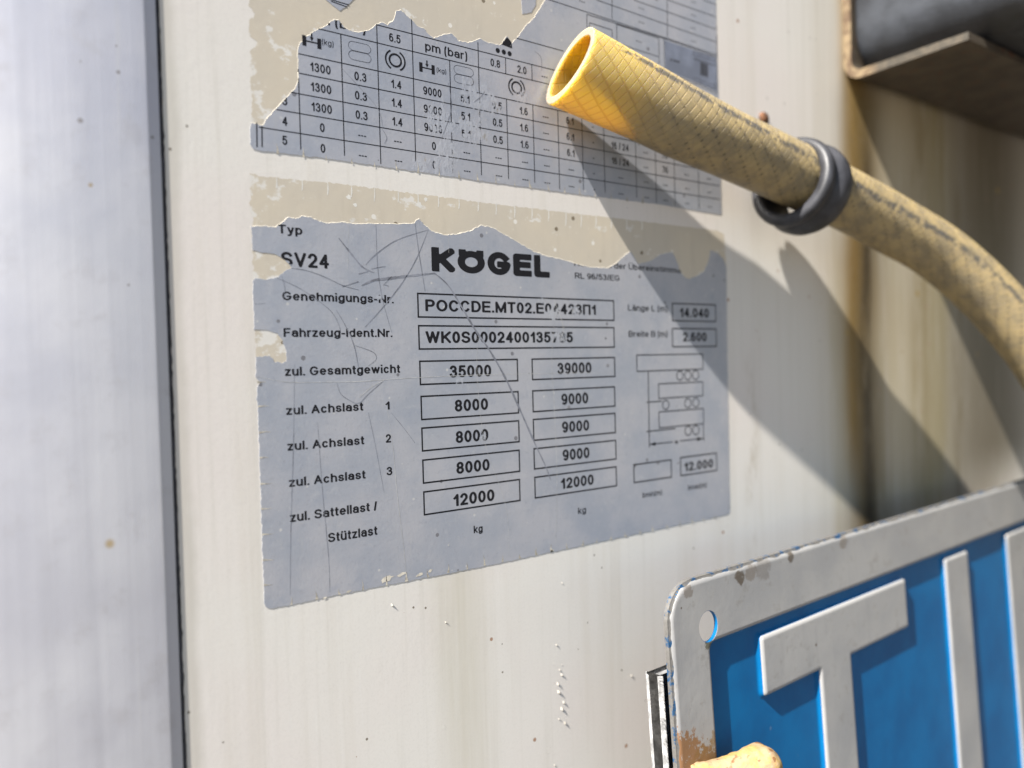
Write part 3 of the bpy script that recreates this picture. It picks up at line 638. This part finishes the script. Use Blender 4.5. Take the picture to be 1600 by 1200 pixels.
# symbols
def sym(name, fn):
    b = Bag(); fn(b); return b.obj(name, M_ink, up)
def axle(cx, cy, s):
    def f(b):
        def p(x, y): q = XZ(cx, cy); m = px_scale(cx, cy)*s; return (q[0]+x*m*1.12, q[1]+y*m)
        b.poly([p(-11, -6.5), p(-6.4, -6.5), p(-6.4, 6.5), p(-11, 6.5)], YI); b.poly([p(6.4, -6.5), p(11, -6.5), p(11, 6.5), p(6.4, 6.5)], YI); b.seg(p(-7, 0), p(7, 0), .00028, YI, UC)
        b.poly([p(-2.4, 6), p(0, 1), p(2.4, 6)], YI); b.seg(p(0, 6), p(0, 11), .00032, YI, UC)
    return f
sym('axle_symbol', axle(487, 66, 1.25)); sym('axle_symbol', axle(667, 107, 1.12))
def pills(cx, cy, s):
    def f(b):
        q = XZ(cx, cy); m = px_scale(cx, cy)*s
        for dz in (7.2, -7.2):
            pts = []
            for a in range(24):
                t = a/24*2*math.pi; sx = 1 if math.cos(t) >= 0 else -1
                pts.append((q[0]+m*1.15*(sx*9.5+7*math.cos(t)), q[1]+m*(dz+7*math.sin(t))))
            b.loop(pts, .00009, YI, UC)
    return f
sym('bellows_symbol', pills(562, 81.5, 1.0)); sym('bellows_symbol', pills(724.5, 118, .95))
def brake(cx, cy, s):
    def f(b):
        q = XZ(cx, cy); m = px_scale(cx, cy)*s
        def arc(r, a0, a1, wv):
            pp = [(q[0]+m*1.08*r*math.cos(math.radians(a0+(a1-a0)*i/18)), q[1]+m*r*math.sin(math.radians(a0+(a1-a0)*i/18))) for i in range(19)]
            for i in range(18): b.seg(pp[i], pp[i+1], wv*m, YI)
        arc(9.5, 0, 360, 3.2); arc(15.5, 118, 242, 2.8); arc(15.5, -62, 62, 2.8)
    return f
sym('brake_symbol', brake(617.5, 94.5, 1.0)); sym('brake_symbol', brake(807, 137, .9))
def load(b):
    b.poly([XZ(783, 69.5), XZ(800, 76), XZ(799, 66), XZ(792, 58)], YI)
    for x, y in ((777.5, 79), (787, 81.5), (796, 84)): b.poly(circle(x, y, 4), YI)
sym('load_symbol', load)
for x, y in ((909,3),(1001.6,13.5),(1002,35.5),(1083,3),(1083,24),(1083,44),(1084,65),(998,65)):
    p = XZ(x, y+3); b = Bag(); b.add(build_text('---', p[0], p[1], 0, .0014, YI, .15, .2, UC, 1, True)); b.obj('printed_value', M_ink, up)
# shaded box with the small chassis drawing
b = Bag(); b.poly([XZ(*p) for p in ((1038,63),(1118.5,90),(1119.5,143),(1040,109))], YI+.000005)
pb = b.obj('picture_box', plain('blue_grey_print', (0.20, 0.225, 0.29), .5, var=.2), up)
b = Bag()
for x, y in ((1088,85),(1100.6,89),(1112,92),(1089,126.6),(1100.6,131),(1113,135)): b.loop([XZ(x-5, y-5), XZ(x+5, y-2), XZ(x+5, y+4), XZ(x-5, y+1)], .00016, YI)
b.poly([XZ(*p) for p in ((1094,97),(1106,101),(1106,121),(1094,117))], YI); b.seg(XZ(1084,92), XZ(1118,103), .0003, YI)
for x, y, l in ((1048.5,93,3),(1054,94.5,4),(1059,96,5)): b.seg(XZ(x-l/2, y), XZ(x+l/2, y+1), .0006, YI)
cd = b.obj('chassis_drawing', plain('grey_print', (0.075, 0.08, 0.10), .5), None); cd.parent = pb
sp = []
for x in (434, 474, 510, 550, 585, 620, 653, 686, 717, 747, 775, 804, 829, 857, 882, 906, 930, 955, 980, 1004):
    yb = 236+(x-405)*0.1372; sp.append((x, yb, random.uniform(-2.5, .5), -random.uniform(9, 18), random.uniform(2.2, 5)))
slits(sp, YS, M_slit, 'edge_slit', up, UC)
b = Bag()
for p, wv in (([(535,108),(560,135),(590,170),(598,200)],.7), ([(596,200),(604,215),(600,225)],1), ([(740,160),(752,150),(757,143)],1.2), ([(835,80),(845,90),(846,110)],1.2), ([(700,130),(705,170),(690,215)],.8)): scratch(b, p, wv, UC)
b.obj('scratch_mark', M_scr, up)

# ------------------------------------------------------------------ hose
HR, HRI = 0.0089, 0.0072
HP = [(890, 103, .0084), (1005, 160, .0108), (1075, 196, .0125), (1200, 254, .0150), (1313, 308, .0185), (1400, 355, .0230), (1476, 402, .0285), (1566, 486, .0370), (1650, 600, .046), (1710, 740, .055), (1740, 900, .062)]
hp = [P(*q) for q in HP]; hp = path(hp, 14)
# even arc length
cum = [0.0]
for i in range(1, len(hp)): cum.append(cum[-1]+np.linalg.norm(hp[i]-hp[i-1]))
NL = 260; hs = [np.array([np.interp(cum[-1]*i/NL, cum, [p[a] for p in hp]) for a in range(3)]) for i in range(NL+1)]
for _ in range(4): hs = [hs[0]]+[(hs[i-1]+2*hs[i]+hs[i+1])/4 for i in range(1, NL)]+[hs[-1]]
def frames(pts):
    out = []; up_ = Vector((0, -0.3, 1)).normalized()
    for i in range(len(pts)):
        t = Vector(pts[min(i+1, len(pts)-1)]-pts[max(i-1, 0)]).normalized()
        up_ = (up_-t*up_.dot(t)).normalized(); out.append((t, up_.copy(), t.cross(up_)))
    return out
fr = frames(hs); NU = 72
vs = []; uv = []; fs = []
def hose_ring(i, r, du=0.0):
    c = Vector(hs[i]); t, a, b_ = fr[i]
    row = []
    for q in range(NU):
        th = 2*math.pi*q/NU
        sq = .24*max(0, 1-i/50)
        d = a*math.cos(th)*(1+sq*.5)+b_*math.sin(th)*(1-sq)
        vs.append(c+d*(r*(1+.012*mnoise.noise((th, i*.07, 3))))+t*du*math.cos(th)); uv.append((q/NU, cum[-1]*i/NL)); row.append(len(vs)-1)
    return row
idx_out = [i for i in range(NL+1)]
rows = []
CUTS = 0.0018
deep = [hose_ring(i, HRI, CUTS*max(0, 1-i/12)) for i in range(60, -1, -1)]     # inner wall, from deep to the mouth
lip = [hose_ring(0, HRI+.0003, CUTS), hose_ring(0, (HR+HRI)/2, CUTS), hose_ring(0, HR-.0003, CUTS)]
outer = [hose_ring(i, HR, CUTS*max(0, 1-i/12)) for i in range(0, NL+1)]
rows = deep+lip+outer
uvf = {}
def quad_rows(A, B):
    for q in range(NU):
        q2 = (q+1) % NU; fs.append((A[q], A[q2], B[q2], B[q]))
for A, B in zip(rows[:-1], rows[1:]): quad_rows(A, B)
fs.append(tuple(deep[0])); fs.append(tuple(reversed(outer[-1])))
me = mesh('hose', vs, fs, True); ul = me.uv_layers.new(name='UVMap')
for p in me.polygons:
    us = [uv[me.loops[l].vertex_index][0] for l in p.loop_indices]; wrap = max(us)-min(us) > .5
    for l in p.loop_indices:
        u, v = uv[me.loops[l].vertex_index]
        if wrap and u < .5: u += 1.0
        ul.data[l].uv = (u, v)
def hose_mat(nm, bore):
  k = NT(nm); um = k.n('ShaderNodeUVMap'); um.uv_map = 'UVMap'; c = k.xyz(um.outputs[0])
  U = k.math('MULTIPLY', c[0], 13.0); Vv = k.math('MULTIPLY', c[1], 13.0/(2*math.pi*HR)*1.15)
  def fam(sign, wd):
      f = k.math('FRACT', k.math('ADD', k.math('ADD', U, k.math('MULTIPLY', Vv, sign)), 100.0)); d = k.math('ABSOLUTE', k.math('SUBTRACT', f, .5)); return k.ss(d, wd, wd*.25)
  br = k.math('MAXIMUM', fam(1.7, .11), fam(-.55, .11)); cross = k.math('MULTIPLY', fam(1.7, .19), fam(-.55, .19))
  grime = k.ss(k.noise(1.0, 6, .7, k.scale(k.co, 170)), .38, .62); blot = k.noise(260, 4, .7)
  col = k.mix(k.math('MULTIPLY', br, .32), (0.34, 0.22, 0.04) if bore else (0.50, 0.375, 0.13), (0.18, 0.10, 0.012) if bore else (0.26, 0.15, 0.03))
  if not bore: col = k.mix(k.ss(k.math('ADD', c[1], k.math('MULTIPLY', k.math('SUBTRACT', k.noise(90, 3), .5), .012)), .008, .026), col, k.mix(k.math('MULTIPLY', br, .16), (0.37, 0.285, 0.145), (0.22, 0.16, 0.07)))  # stronger amber at the cut end paints in the light glowing through
  ds = k.ss(c[1], .010, .040)
  col = k.mix(k.math('MULTIPLY', k.math('MULTIPLY', grime, ds), .65), col, (0.17, 0.145, 0.10))
  col = k.mix(k.math('MULTIPLY', k.math('MULTIPLY', k.math('MULTIPLY', cross, k.ss(blot, .40, .56)), ds), .8), col, (0.075, 0.062, 0.045))
  # a dark worn printed line that winds slowly along the hose
  uc = k.math('MINIMUM', k.math('ADD', k.math('MULTIPLY', c[1], 1.15), 0.085), .205); dd = k.math('ABSOLUTE', k.math('SUBTRACT', c[0], uc))
  dl = k.math('MULTIPLY', k.ss(k.math('ADD', dd, k.math('MULTIPLY', k.math('SUBTRACT', blot, .5), .05)), .030, .006), k.ss(k.noise(1.0, 3, .6, k.scale(k.co, 420)), .40, .52))
  col = k.mix(k.math('MULTIPLY', k.math('MULTIPLY', dl, k.ss(c[1], .004, .010)), .85), col, (0.06, 0.06, 0.06))
  k.set(Base_Color=col, Roughness=0.55, Subsurface_Weight=k.ss(c[1], .030, .012, .08, 1.0), Subsurface_Radius=(1.0, 0.80, 0.08), Subsurface_Scale=0.0075,
        Normal=k.bump(k.math('ADD', k.math('MULTIPLY', br, -1.0), k.math('MULTIPLY', blot, .8)), .00009))
  return k.m
me.materials.append(hose_mat('braided_hose', False))
k = NT('cut_hose_end'); k.set(Base_Color=k.mix(k.ss(k.vor(900), .16, .10), k.mix(k.noise(500, 3), (0.33, 0.27, 0.20), (0.24, 0.19, 0.13)), (0.10, 0.08, 0.07)), Roughness=.6, Subsurface_Weight=.5, Subsurface_Radius=(1, .8, .3), Subsurface_Scale=.003)
me.materials.append(k.m)
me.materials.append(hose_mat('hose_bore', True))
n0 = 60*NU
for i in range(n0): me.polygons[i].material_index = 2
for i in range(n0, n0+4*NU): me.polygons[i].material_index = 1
ho = bpy.data.objects.new('hose', me); COL.objects.link(ho); tag(ho, 'yellowed translucent braided hose with an open cut end, curving across the wall', 'hose')

# ------------------------------------------------------------------ black rubber ring round the hose
rc = Vector(P(1232, 282, .0158)); j = min(range(NL+1), key=lambda i: (Vector(hs[i])-rc).length); ht = fr[j][0]
vdir = Vector(rc-Vector(CAM)).normalized(); ax = (ht*1.0+vdir*.22+Vector((0, .0, -.05))).normalized()
e1 = ax.orthogonal().normalized(); e2 = ax.cross(e1)
prof_r = [(0.0, .0108), (0.0, .0130), (.0005, .01385), (.0014, .0141), (.0023, .01385), (.0029, .0131), (.0034, .0129), (.0040, .0133), (.0050, .0142), (.0064, .0146), (.0080, .0143), (.0094, .0134), (.0102, .0120), (.0103, .0100), (.0098, .0096), (.005, .0103), (.0008, .0104)]
vs = []; fs = []; NA = 96
for q in range(NA):
    th = 2*math.pi*q/NA; d = e1*math.cos(th)+e2*math.sin(th)
    for s_, r_ in prof_r: vs.append(rc+ax*(s_*1.32)+d*(r_*.93))
n = len(prof_r)
for q in range(NA):
    for a in range(n): fs.append((q*n+a, q*n+(a+1) % n, ((q+1) % NA)*n+(a+1) % n, ((q+1) % NA)*n+a))
bm = bmesh.new(); bm.from_mesh(mesh('tmp', vs, fs)); rg = link('rubber_ring', bm_mesh('rubber_ring', bm, True), plain('dusty_rubber', (0.035, 0.036, 0.042), .48, var=.3, scale=150, bump=.00006, bscale=500))
tag(rg, 'black rubber ring with two ridges hung around the yellow hose', 'rubber ring')

# ------------------------------------------------------------------ small rusty rivet behind the hose
q = P(1192, 186)
bm = bmesh.new(); bmesh.ops.create_uvsphere(bm, u_segments=20, v_segments=12, radius=.0021, matrix=Matrix.Translation((q[0], -.0003, q[2])) @ Matrix.Diagonal((1, .6, 1, 1)))
k = NT('rusty_rivet'); k.set(Base_Color=k.mix(k.ss(k.noise(700, 3), .4, .6), (0.16, 0.065, 0.025), (0.07, 0.035, 0.02)), Roughness=.8)
tag(link('rivet', bm_mesh('rivet', bm, True), k.m), 'small rusty orange rivet head on the panel behind the hose', 'rivet')

# ------------------------------------------------------------------ L bracket and black box, upper right
XB = float(XZ(1317, 60)[0])
def solve_t(X, xpx):
    lo, hi = 0.0, .14
    for _ in range(60):
        m = (lo+hi)/2; d = np.array((X, -m, XZ(1330, 125)[1]))-CAM
        if 800+FPX*(d@CR)/(d@CF) < xpx: lo = m
        else: hi = m
    return lo
TS = solve_t(XB, 1513)
zs = float(P(1322, 131)[2]); TH = 0.0028
def Lprofile():
    """outline in (t, z): leg up the wall, round bend, shelf outwards"""
    pts = [(0.0, zs+.20)]; R = .0065
    for i in range(9):
        a = math.pi+i/8*math.pi/2; pts.append((R+R*math.cos(a)-.0, zs+R+R*math.sin(a)))
    pts += [(TS, zs+.0005), (TS, zs+TH)]
    r = R-TH
    for i in range(9):
        a = 1.5*math.pi-i/8*math.pi/2; pts.append((R+r*math.cos(a), zs+R+r*math.sin(a)))
    pts += [(TH, zs+.20)]
    return pts
lp = Lprofile(); n = len(lp); vs = []; fs = []
for x in (XB, XB+.0006, .55):
    ins = .0003 if x == XB else 0
    vs += [(x, -t-.0001, z) for t, z in lp]
for s_ in range(2):
    for i in range(n): fs.append((s_*n+i, s_*n+(i+1) % n, (s_+1)*n+(i+1) % n, (s_+1)*n+i))
for base in (0, 2*n):
    # end caps as strips across the thickness
    half = n//2
    for i in range(half-1): fs.append((base+i, base+i+1, base+n-2-i, base+n-1-i))
bm = bmesh.new(); bm.from_mesh(mesh('tmp', vs, fs))
k = NT('rusty_bracket_steel'); a = k.noise(90, 5, .65); cx = k.xyz()
col = k.mix(k.ss(a, .35, .65), (0.05, 0.040, 0.028), (0.085, 0.068, 0.048)); col = k.mix(k.ss(k.noise(300, 4), .58, .68, 0, .8), col, (0.10, 0.04, 0.018))
edge = k.math('LESS_THAN', cx[0], XB+.0005); leg = k.math('MULTIPLY', edge, k.ss(cx[1], -.014, -.008))
col = k.mix(k.math('MULTIPLY', edge, .8), col, k.mix(k.ss(k.noise(380, 4), .4, .65), (0.035, 0.03, 0.021), (0.075, 0.06, 0.04))); col = k.mix(leg, col, k.mix(k.ss(k.noise(320, 5, .7), .42, .58), (0.20, 0.145, 0.08), (0.085, 0.05, 0.025)))
k.set(Base_Color=col, Roughness=.62, Normal=k.bump(k.noise(420, 4), .0001))
tag(link('angle_bracket', bm_mesh('angle_bracket', bm), k.m), 'rusty steel L bracket on the panel with its shelf under the black box', 'bracket')
# box; its unseen depth and width are stretched to block sky light
x0, x1, y0b, y1b, zb0, zb1 = XB+.0016, 1.15, -TH-.0006, -.62, zs+TH+.0006, zs+.30
bm = slab(x0, x1, zb0, zb1, y1b, y0b)
ed = [e for e in bm.edges if all(abs(v.co.z-zb0) < 1e-6 and abs(v.co.x-x0) < 1e-6 for v in e.verts)]
bmesh.ops.bevel(bm, geom=ed, offset=.014, segments=14, profile=.5, affect='EDGES')
ed = [e for e in bm.edges if all(abs(v.co.y-y0b) < 1e-6 for v in e.verts) and e.calc_face_angle(0) > .5]
bmesh.ops.bevel(bm, geom=ed, offset=.0012, segments=3, profile=.5, affect='EDGES')
M_box = plain('black_grained_plastic', (0.034, 0.038, 0.046), .45, var=.35, scale=70, bump=.00010, bscale=700)
tag(link('black_box', bm_mesh('black_box', bm, True), M_box), 'black grained plastic box resting on the rusty bracket', 'box')

# ------------------------------------------------------------------ blue sign with embossed white letters
SO = P(1099, 977, .030)
s1 = ray(2345, 526); s1 = s1/np.linalg.norm(s1)
upv = (1528-800)*CR+(600+8617)*CU+FPX*CF; s2 = -upv/np.linalg.norm(upv); s2 = s2-s1*(s1@s2); s2 /= np.linalg.norm(s2)
s3 = np.cross(s1, s2); s3 = s3 if s3[1] < 0 else -s3                 # outward, to the viewer
def SL(x, y):
    v = ray(x, y); kk = ((SO-CAM)@s3)/(v@s3); p = CAM+v*kk-SO; return (float(p@s1), float(p@s2))    # sign coordinates, s2 downwards
def SW(a, b, h=0.0): return SO+s1*a+s2*b+s3*h
def box_sdf(X, Y, x0, x1, y0, y1, r):
    qx = np.abs(X-(x0+x1)/2)-(x1-x0)/2+r; qy = np.abs(Y-(y0+y1)/2)-(y1-y0)/2+r
    return np.hypot(np.maximum(qx, 0), np.maximum(qy, 0))+np.minimum(np.maximum(qx, qy), 0)-r
tl = SL(1052, 942); te = SL(1066, 919); ine = SL(1111, 1002)
ox0 = float(np.mean([SL(1051, 960)[0], SL(1040, 1190)[0]])); oy0 = float(np.mean([SL(1090, 904)[1], SL(1300, 832)[1], SL(1560, 762)[1]]))
ix0 = float(np.mean([SL(1112, 1010)[0], SL(1107, 1150)[0]])); iy0 = float(np.mean([SL(1111, 1002)[1], SL(1300, 928)[1], SL(1560, 830)[1]]))
SX1, SY1 = ox0+.26, oy0+.17
cw = .0005
gx = np.arange(ox0-.002, SX1-.035, cw); gy = np.arange(oy0-.002, SY1-.05, cw); X, Y = np.meshgrid(gx, gy)
D_out = box_sdf(X, Y, ox0, SX1, oy0, SY1, .0085)
hc = SL(1099, 977); hr = 0.0034
D_hole = np.hypot((X-hc[0]), (Y-hc[1])*.95)-hr
D_in = box_sdf(X, Y, ix0, SX1-.02, iy0, SY1-.02, .0015)
def cap_sdf(r): return box_sdf(X, Y, *r, .0012)
def spts(*a): return [SL(*p) for p in a]
t_tl = SL(1184, 993); t_tr = SL(1411, 897); t_br = SL(1411, 975); t_bl = SL(1184, 1100)
st_l = float(np.mean([SL(1280, 1060)[0], SL(1278, 1180)[0]])); st_r = float(np.mean([SL(1332, 1025)[0], SL(1329, 1190)[0]]))
tx0 = (t_tl[0]+t_bl[0])/2; tx1 = (t_tr[0]+t_br[0])/2; ty0 = (t_tl[1]+t_tr[1])/2; ty1 = (t_br[1]+t_bl[1])/2
D_T = np.minimum(cap_sdf((tx0, tx1, ty0, ty1)), cap_sdf((st_l, st_r, ty0, SY1-.04)))
i0 = float(np.mean([SL(1481, 880)[0], SL(1478, 1150)[0]])); i1 = float(np.mean([SL(1517, 870)[0], SL(1517, 1150)[0]])); iy = SL(1484, 866)[1]
D_I = cap_sdf((i0, i1, iy, SY1-.04))
r0 = float(np.mean([SL(1579, 850)[0], SL(1577, 1150)[0]])); rw = st_r-st_l
D_R = np.minimum(np.minimum(cap_sdf((r0, r0+rw, iy, SY1-.04)), cap_sdf((r0, r0+.05, iy, iy+rw))), cap_sdf((r0, r0+.05, iy+.042, iy+.042+rw)))
EM = .0014
def ramp(D): return np.clip((-D+.0003)/.0013, 0, 1)
def smooth(a): return a*a*(3-2*a)
D_rim = np.maximum(D_out, -D_in)                                     # border: inside outline, outside field
D_rimw = np.maximum(D_out+.0011, -D_in+.0007)
Ht = EM*np.maximum.reduce([smooth(ramp(np.maximum(D_out-.01, -D_in))), smooth(ramp(D_T)), smooth(ramp(D_I)), smooth(ramp(D_R))])
Ht = Ht-.0006*smooth(np.clip((D_out+.0010)/.0010, 0, 1))            # the edge rolls back
F = -np.maximum(D_out, -D_hole)
V, fc = marching(F, cw, merge=False)
def samp(A, x, y):
    i = min(max(x/cw, 0), A.shape[1]-1.001); jj = min(max(y/cw, 0), A.shape[0]-1.001); a, b_ = int(i), int(jj); fx, fy = i-a, jj-b_
    return A[b_, a]*(1-fx)*(1-fy)+A[b_, a+1]*fx*(1-fy)+A[b_+1, a]*(1-fx)*fy+A[b_+1, a+1]*fx*fy
sign = thing('blue_sign', 'blue metal sign with raised white letters and chipped white border, lower right', 'sign', SW(ox0+.08, SY1))
def sign_mesh(name, A, off, mat, thick, lift=0.0, smoothsh=True):
    V, fc = marching(A, cw, merge=False); vs = [SW(gx[0]+x, gy[0]+y, samp(Ht, x, y)+off) for x, y in V]
    bm = bmesh.new(); bm.from_mesh(mesh('tmp', vs, fc, True))
    nv = Vector(s3)
    be = [e for e in bm.edges if e.is_boundary]
    r_ = bmesh.ops.extrude_edge_only(bm, edges=be); nvv = [g_ for g_ in r_['geom'] if isinstance(g_, bmesh.types.BMVert)]
    for v in nvv: v.co -= nv*thick
    me = bm_mesh(name, bm); 
    for p in me.polygons: p.use_smooth = True
    try: me.set_sharp_from_angle(angle=math.radians(50))
    except Exception: pass
    return link(name, me, mat, sign)
k = NT('blue_enamel'); a = k.noise(70, 4)
col = k.mix(k.ss(a, .3, .7), (0.0, 0.095, 0.26), (0.0, 0.125, 0.32)); col = k.mix(k.dots(260, .10, .3), col, (0.05, 0.14, 0.28))
dd = k.xyz(); rim = k.ss(k.noise(1.0, 4, .7, k.scale(k.co, 420)), .55, .62)
k.set(Base_Color=col, Roughness=.42, Normal=k.bump(k.noise(380, 3), .00004)); k.b.inputs['Specular IOR Level'].default_value = .2; M_blue = k.m
link_sheet = sign_mesh('sign_sheet', F, 0.0, M_blue, .0009)
k = NT('worn_white_enamel'); a = k.noise(60, 4)
col = k.mix(k.ss(a, .35, .65), (0.30, 0.30, 0.30), (0.355, 0.35, 0.34)); col = k.mix(k.ss(k.noise(1.0, 4, .6, k.scale(k.co, 300, 300, 30)), .55, .75, 0, .35), col, (0.26, 0.26, 0.26))
col = k.mix(k.dots(170, .09, .35), col, (0.14, 0.12, 0.10)); col = k.mix(k.ss(k.noise(240, 6, .75), .54, .68, 0, .45), col, (0.21, 0.20, 0.18))
def sspot(px, py, r):
    q = SW(*SL(px, py)); return k.spot(float(q[0]), float(q[2]), r, r)
nz = k.noise(750, 6, .75)
for px, py, r, cc, st in ((1060, 1195, .014, (0.22, 0.10, 0.03), .9), (1095, 1190, .009, (0.20, 0.11, 0.04), .95), (1112, 1150, .005, (0.22, 0.14, 0.06), .7), (1148, 900, .0036, (0.09, 0.07, 0.05), .9), (1228, 868, .0028, (0.09, 0.07, 0.05), .85), (1068, 923, .003, (0.16, 0.13, 0.10), .6), (1185, 886, .006, (0.16, 0.14, 0.12), .5), (1165, 893, .004, (0.15, 0.12, 0.09), .6), (1100, 1003, .0028, (0.12, 0.12, 0.09), 1.0), (1310, 845, .004, (0.16, 0.13, 0.1), .6)):
    m = k.ss(k.math('ADD', k.math('MULTIPLY', sspot(px, py, r), .42), nz), .74, .84); col = k.mix(k.math('MULTIPLY', m, st), col, cc)
k.set(Base_Color=col, Roughness=.5, Normal=k.bump(k.noise(420, 3), .00004)); M_wh = k.m
chip = np.array([[mnoise.fractal((x*330, y*330, 1.3), 1.0, 2.0, 3) for x in gx] for y in gy[:1]])
edge_n = np.zeros_like(X)
for jj in range(X.shape[0]):
    for ii in range(X.shape[1]):
        if abs(D_out[jj, ii]) < .006: edge_n[jj, ii] = mnoise.noise((X[jj, ii]*320, Y[jj, ii]*320, 4.2))+.5*mnoise.noise((X[jj, ii]*900, Y[jj, ii]*900, 1.2))
Db = np.maximum(np.maximum(D_out+.0005+.0004*np.maximum(edge_n, -.5), -D_in+.0004), -(D_hole-.0001))
k = NT('worn_rim_metal'); rn = k.noise(1.0, 5, .7, k.scale(k.co, 330))
col = k.mix(k.ss(rn, .52, .60), k.mix(k.noise(900, 3), (0.17, 0.165, 0.155), (0.07, 0.065, 0.06)), (0.008, 0.05, 0.12))
k.set(Base_Color=col, Roughness=.6, Normal=k.bump(k.noise(800, 4), .0001))
sign_mesh('edge_rim', -np.maximum(D_out-.00012, -(D_out+.00062+.0003*edge_n)), .00004, k.m, .0011)
sign_mesh('border', -Db, .00006, M_wh, .00008)
for D in (D_T, D_I, D_R): sign_mesh('letter', -(D+.00045), .00006, M_wh, .00008)

# ------------------------------------------------------------------ grey bracket behind the sign
b0 = SL(1012, 1061); 
bm = slab(0, 1, 0, 1, 0, 1)
bx0, by0 = b0[0], b0[1]
for v in bm.verts:
    a, h, d = v.co.x, v.co.y, v.co.z
    v.co = Vector(SW(bx0+.0078+a*.05+.000, by0+.0030+d*.09, -.0035-h*.0035))
bmesh.ops.bevel(bm, geom=bm.edges[:], offset=.0009, segments=3, profile=.5, affect='EDGES')
tag(link('support_bracket', bm_mesh('support_bracket', bm, True), plain('grey_hammered_steel', (0.24, 0.24, 0.24), .75, .1, var=.4, scale=420, bump=.0003, bscale=520)), 'dark grey pitted steel bar between the blue sign and the panel', 'steel bracket')

# ------------------------------------------------------------------ rusty bolt in front of the sign
A = Vector(SW(*SL(1135, 1176), .0100)); B = Vector(SW(*SL(1075, 1215), .001))
d = (A-B).normalized(); e1 = d.orthogonal().normalized(); e2 = d.cross(e1); L = (A-B).length
vs = []; fs = []; NB, NC = 46, 40
for i in range(NB+1):
    t = i/NB
    if t < .72: s_ = t/.72*L; r_ = .0034+.0014*min(1, max(0, (t-.30)/.35))**1.3
    else:
        a = (t-.72)/.28*math.pi/2; s_ = L+.0042*math.sin(a); r_ = .0048*max(.02, math.cos(a))
    for q in range(NC):
        th = 2*math.pi*q/NC; p = B+d*s_+(e1*math.cos(th)+e2*math.sin(th))*r_
        p += (p-(B+d*s_))*.12*mnoise.fractal(p*300, 1.0, 2.0, 5); vs.append(p)
for i in range(NB):
    for q in range(NC): fs.append((i*NC+q, i*NC+(q+1) % NC, (i+1)*NC+(q+1) % NC, (i+1)*NC+q))
fs.append(tuple(range(NC))); fs.append(tuple(range(NB*NC, NB*NC+NC)))
k = NT('rust_and_old_paint'); a = k.noise(260, 5, .65)
col = k.mix(k.ss(a, .42, .58), (0.30, 0.21, 0.12), (0.34, 0.225, 0.075)); col = k.mix(k.ss(k.noise(420, 4), .57, .66), col, (0.17, 0.08, 0.03)); col = k.mix(k.ss(k.noise(180, 4), .62, .7), col, (0.36, 0.33, 0.30))
k.set(Base_Color=col, Roughness=.8, Normal=k.bump(k.noise(600, 4), .0003))
bm = bmesh.new(); bm.from_mesh(mesh('tmp', vs, fs, True))
bolt = tag(link('bolt', bm_mesh('bolt', bm, True), k.m), 'rusty round-ended bolt sticking out in front of the blue sign', 'bolt')
# drop helper meshes
for me in list(bpy.data.meshes):
    if me.users == 0: bpy.data.meshes.remove(me)
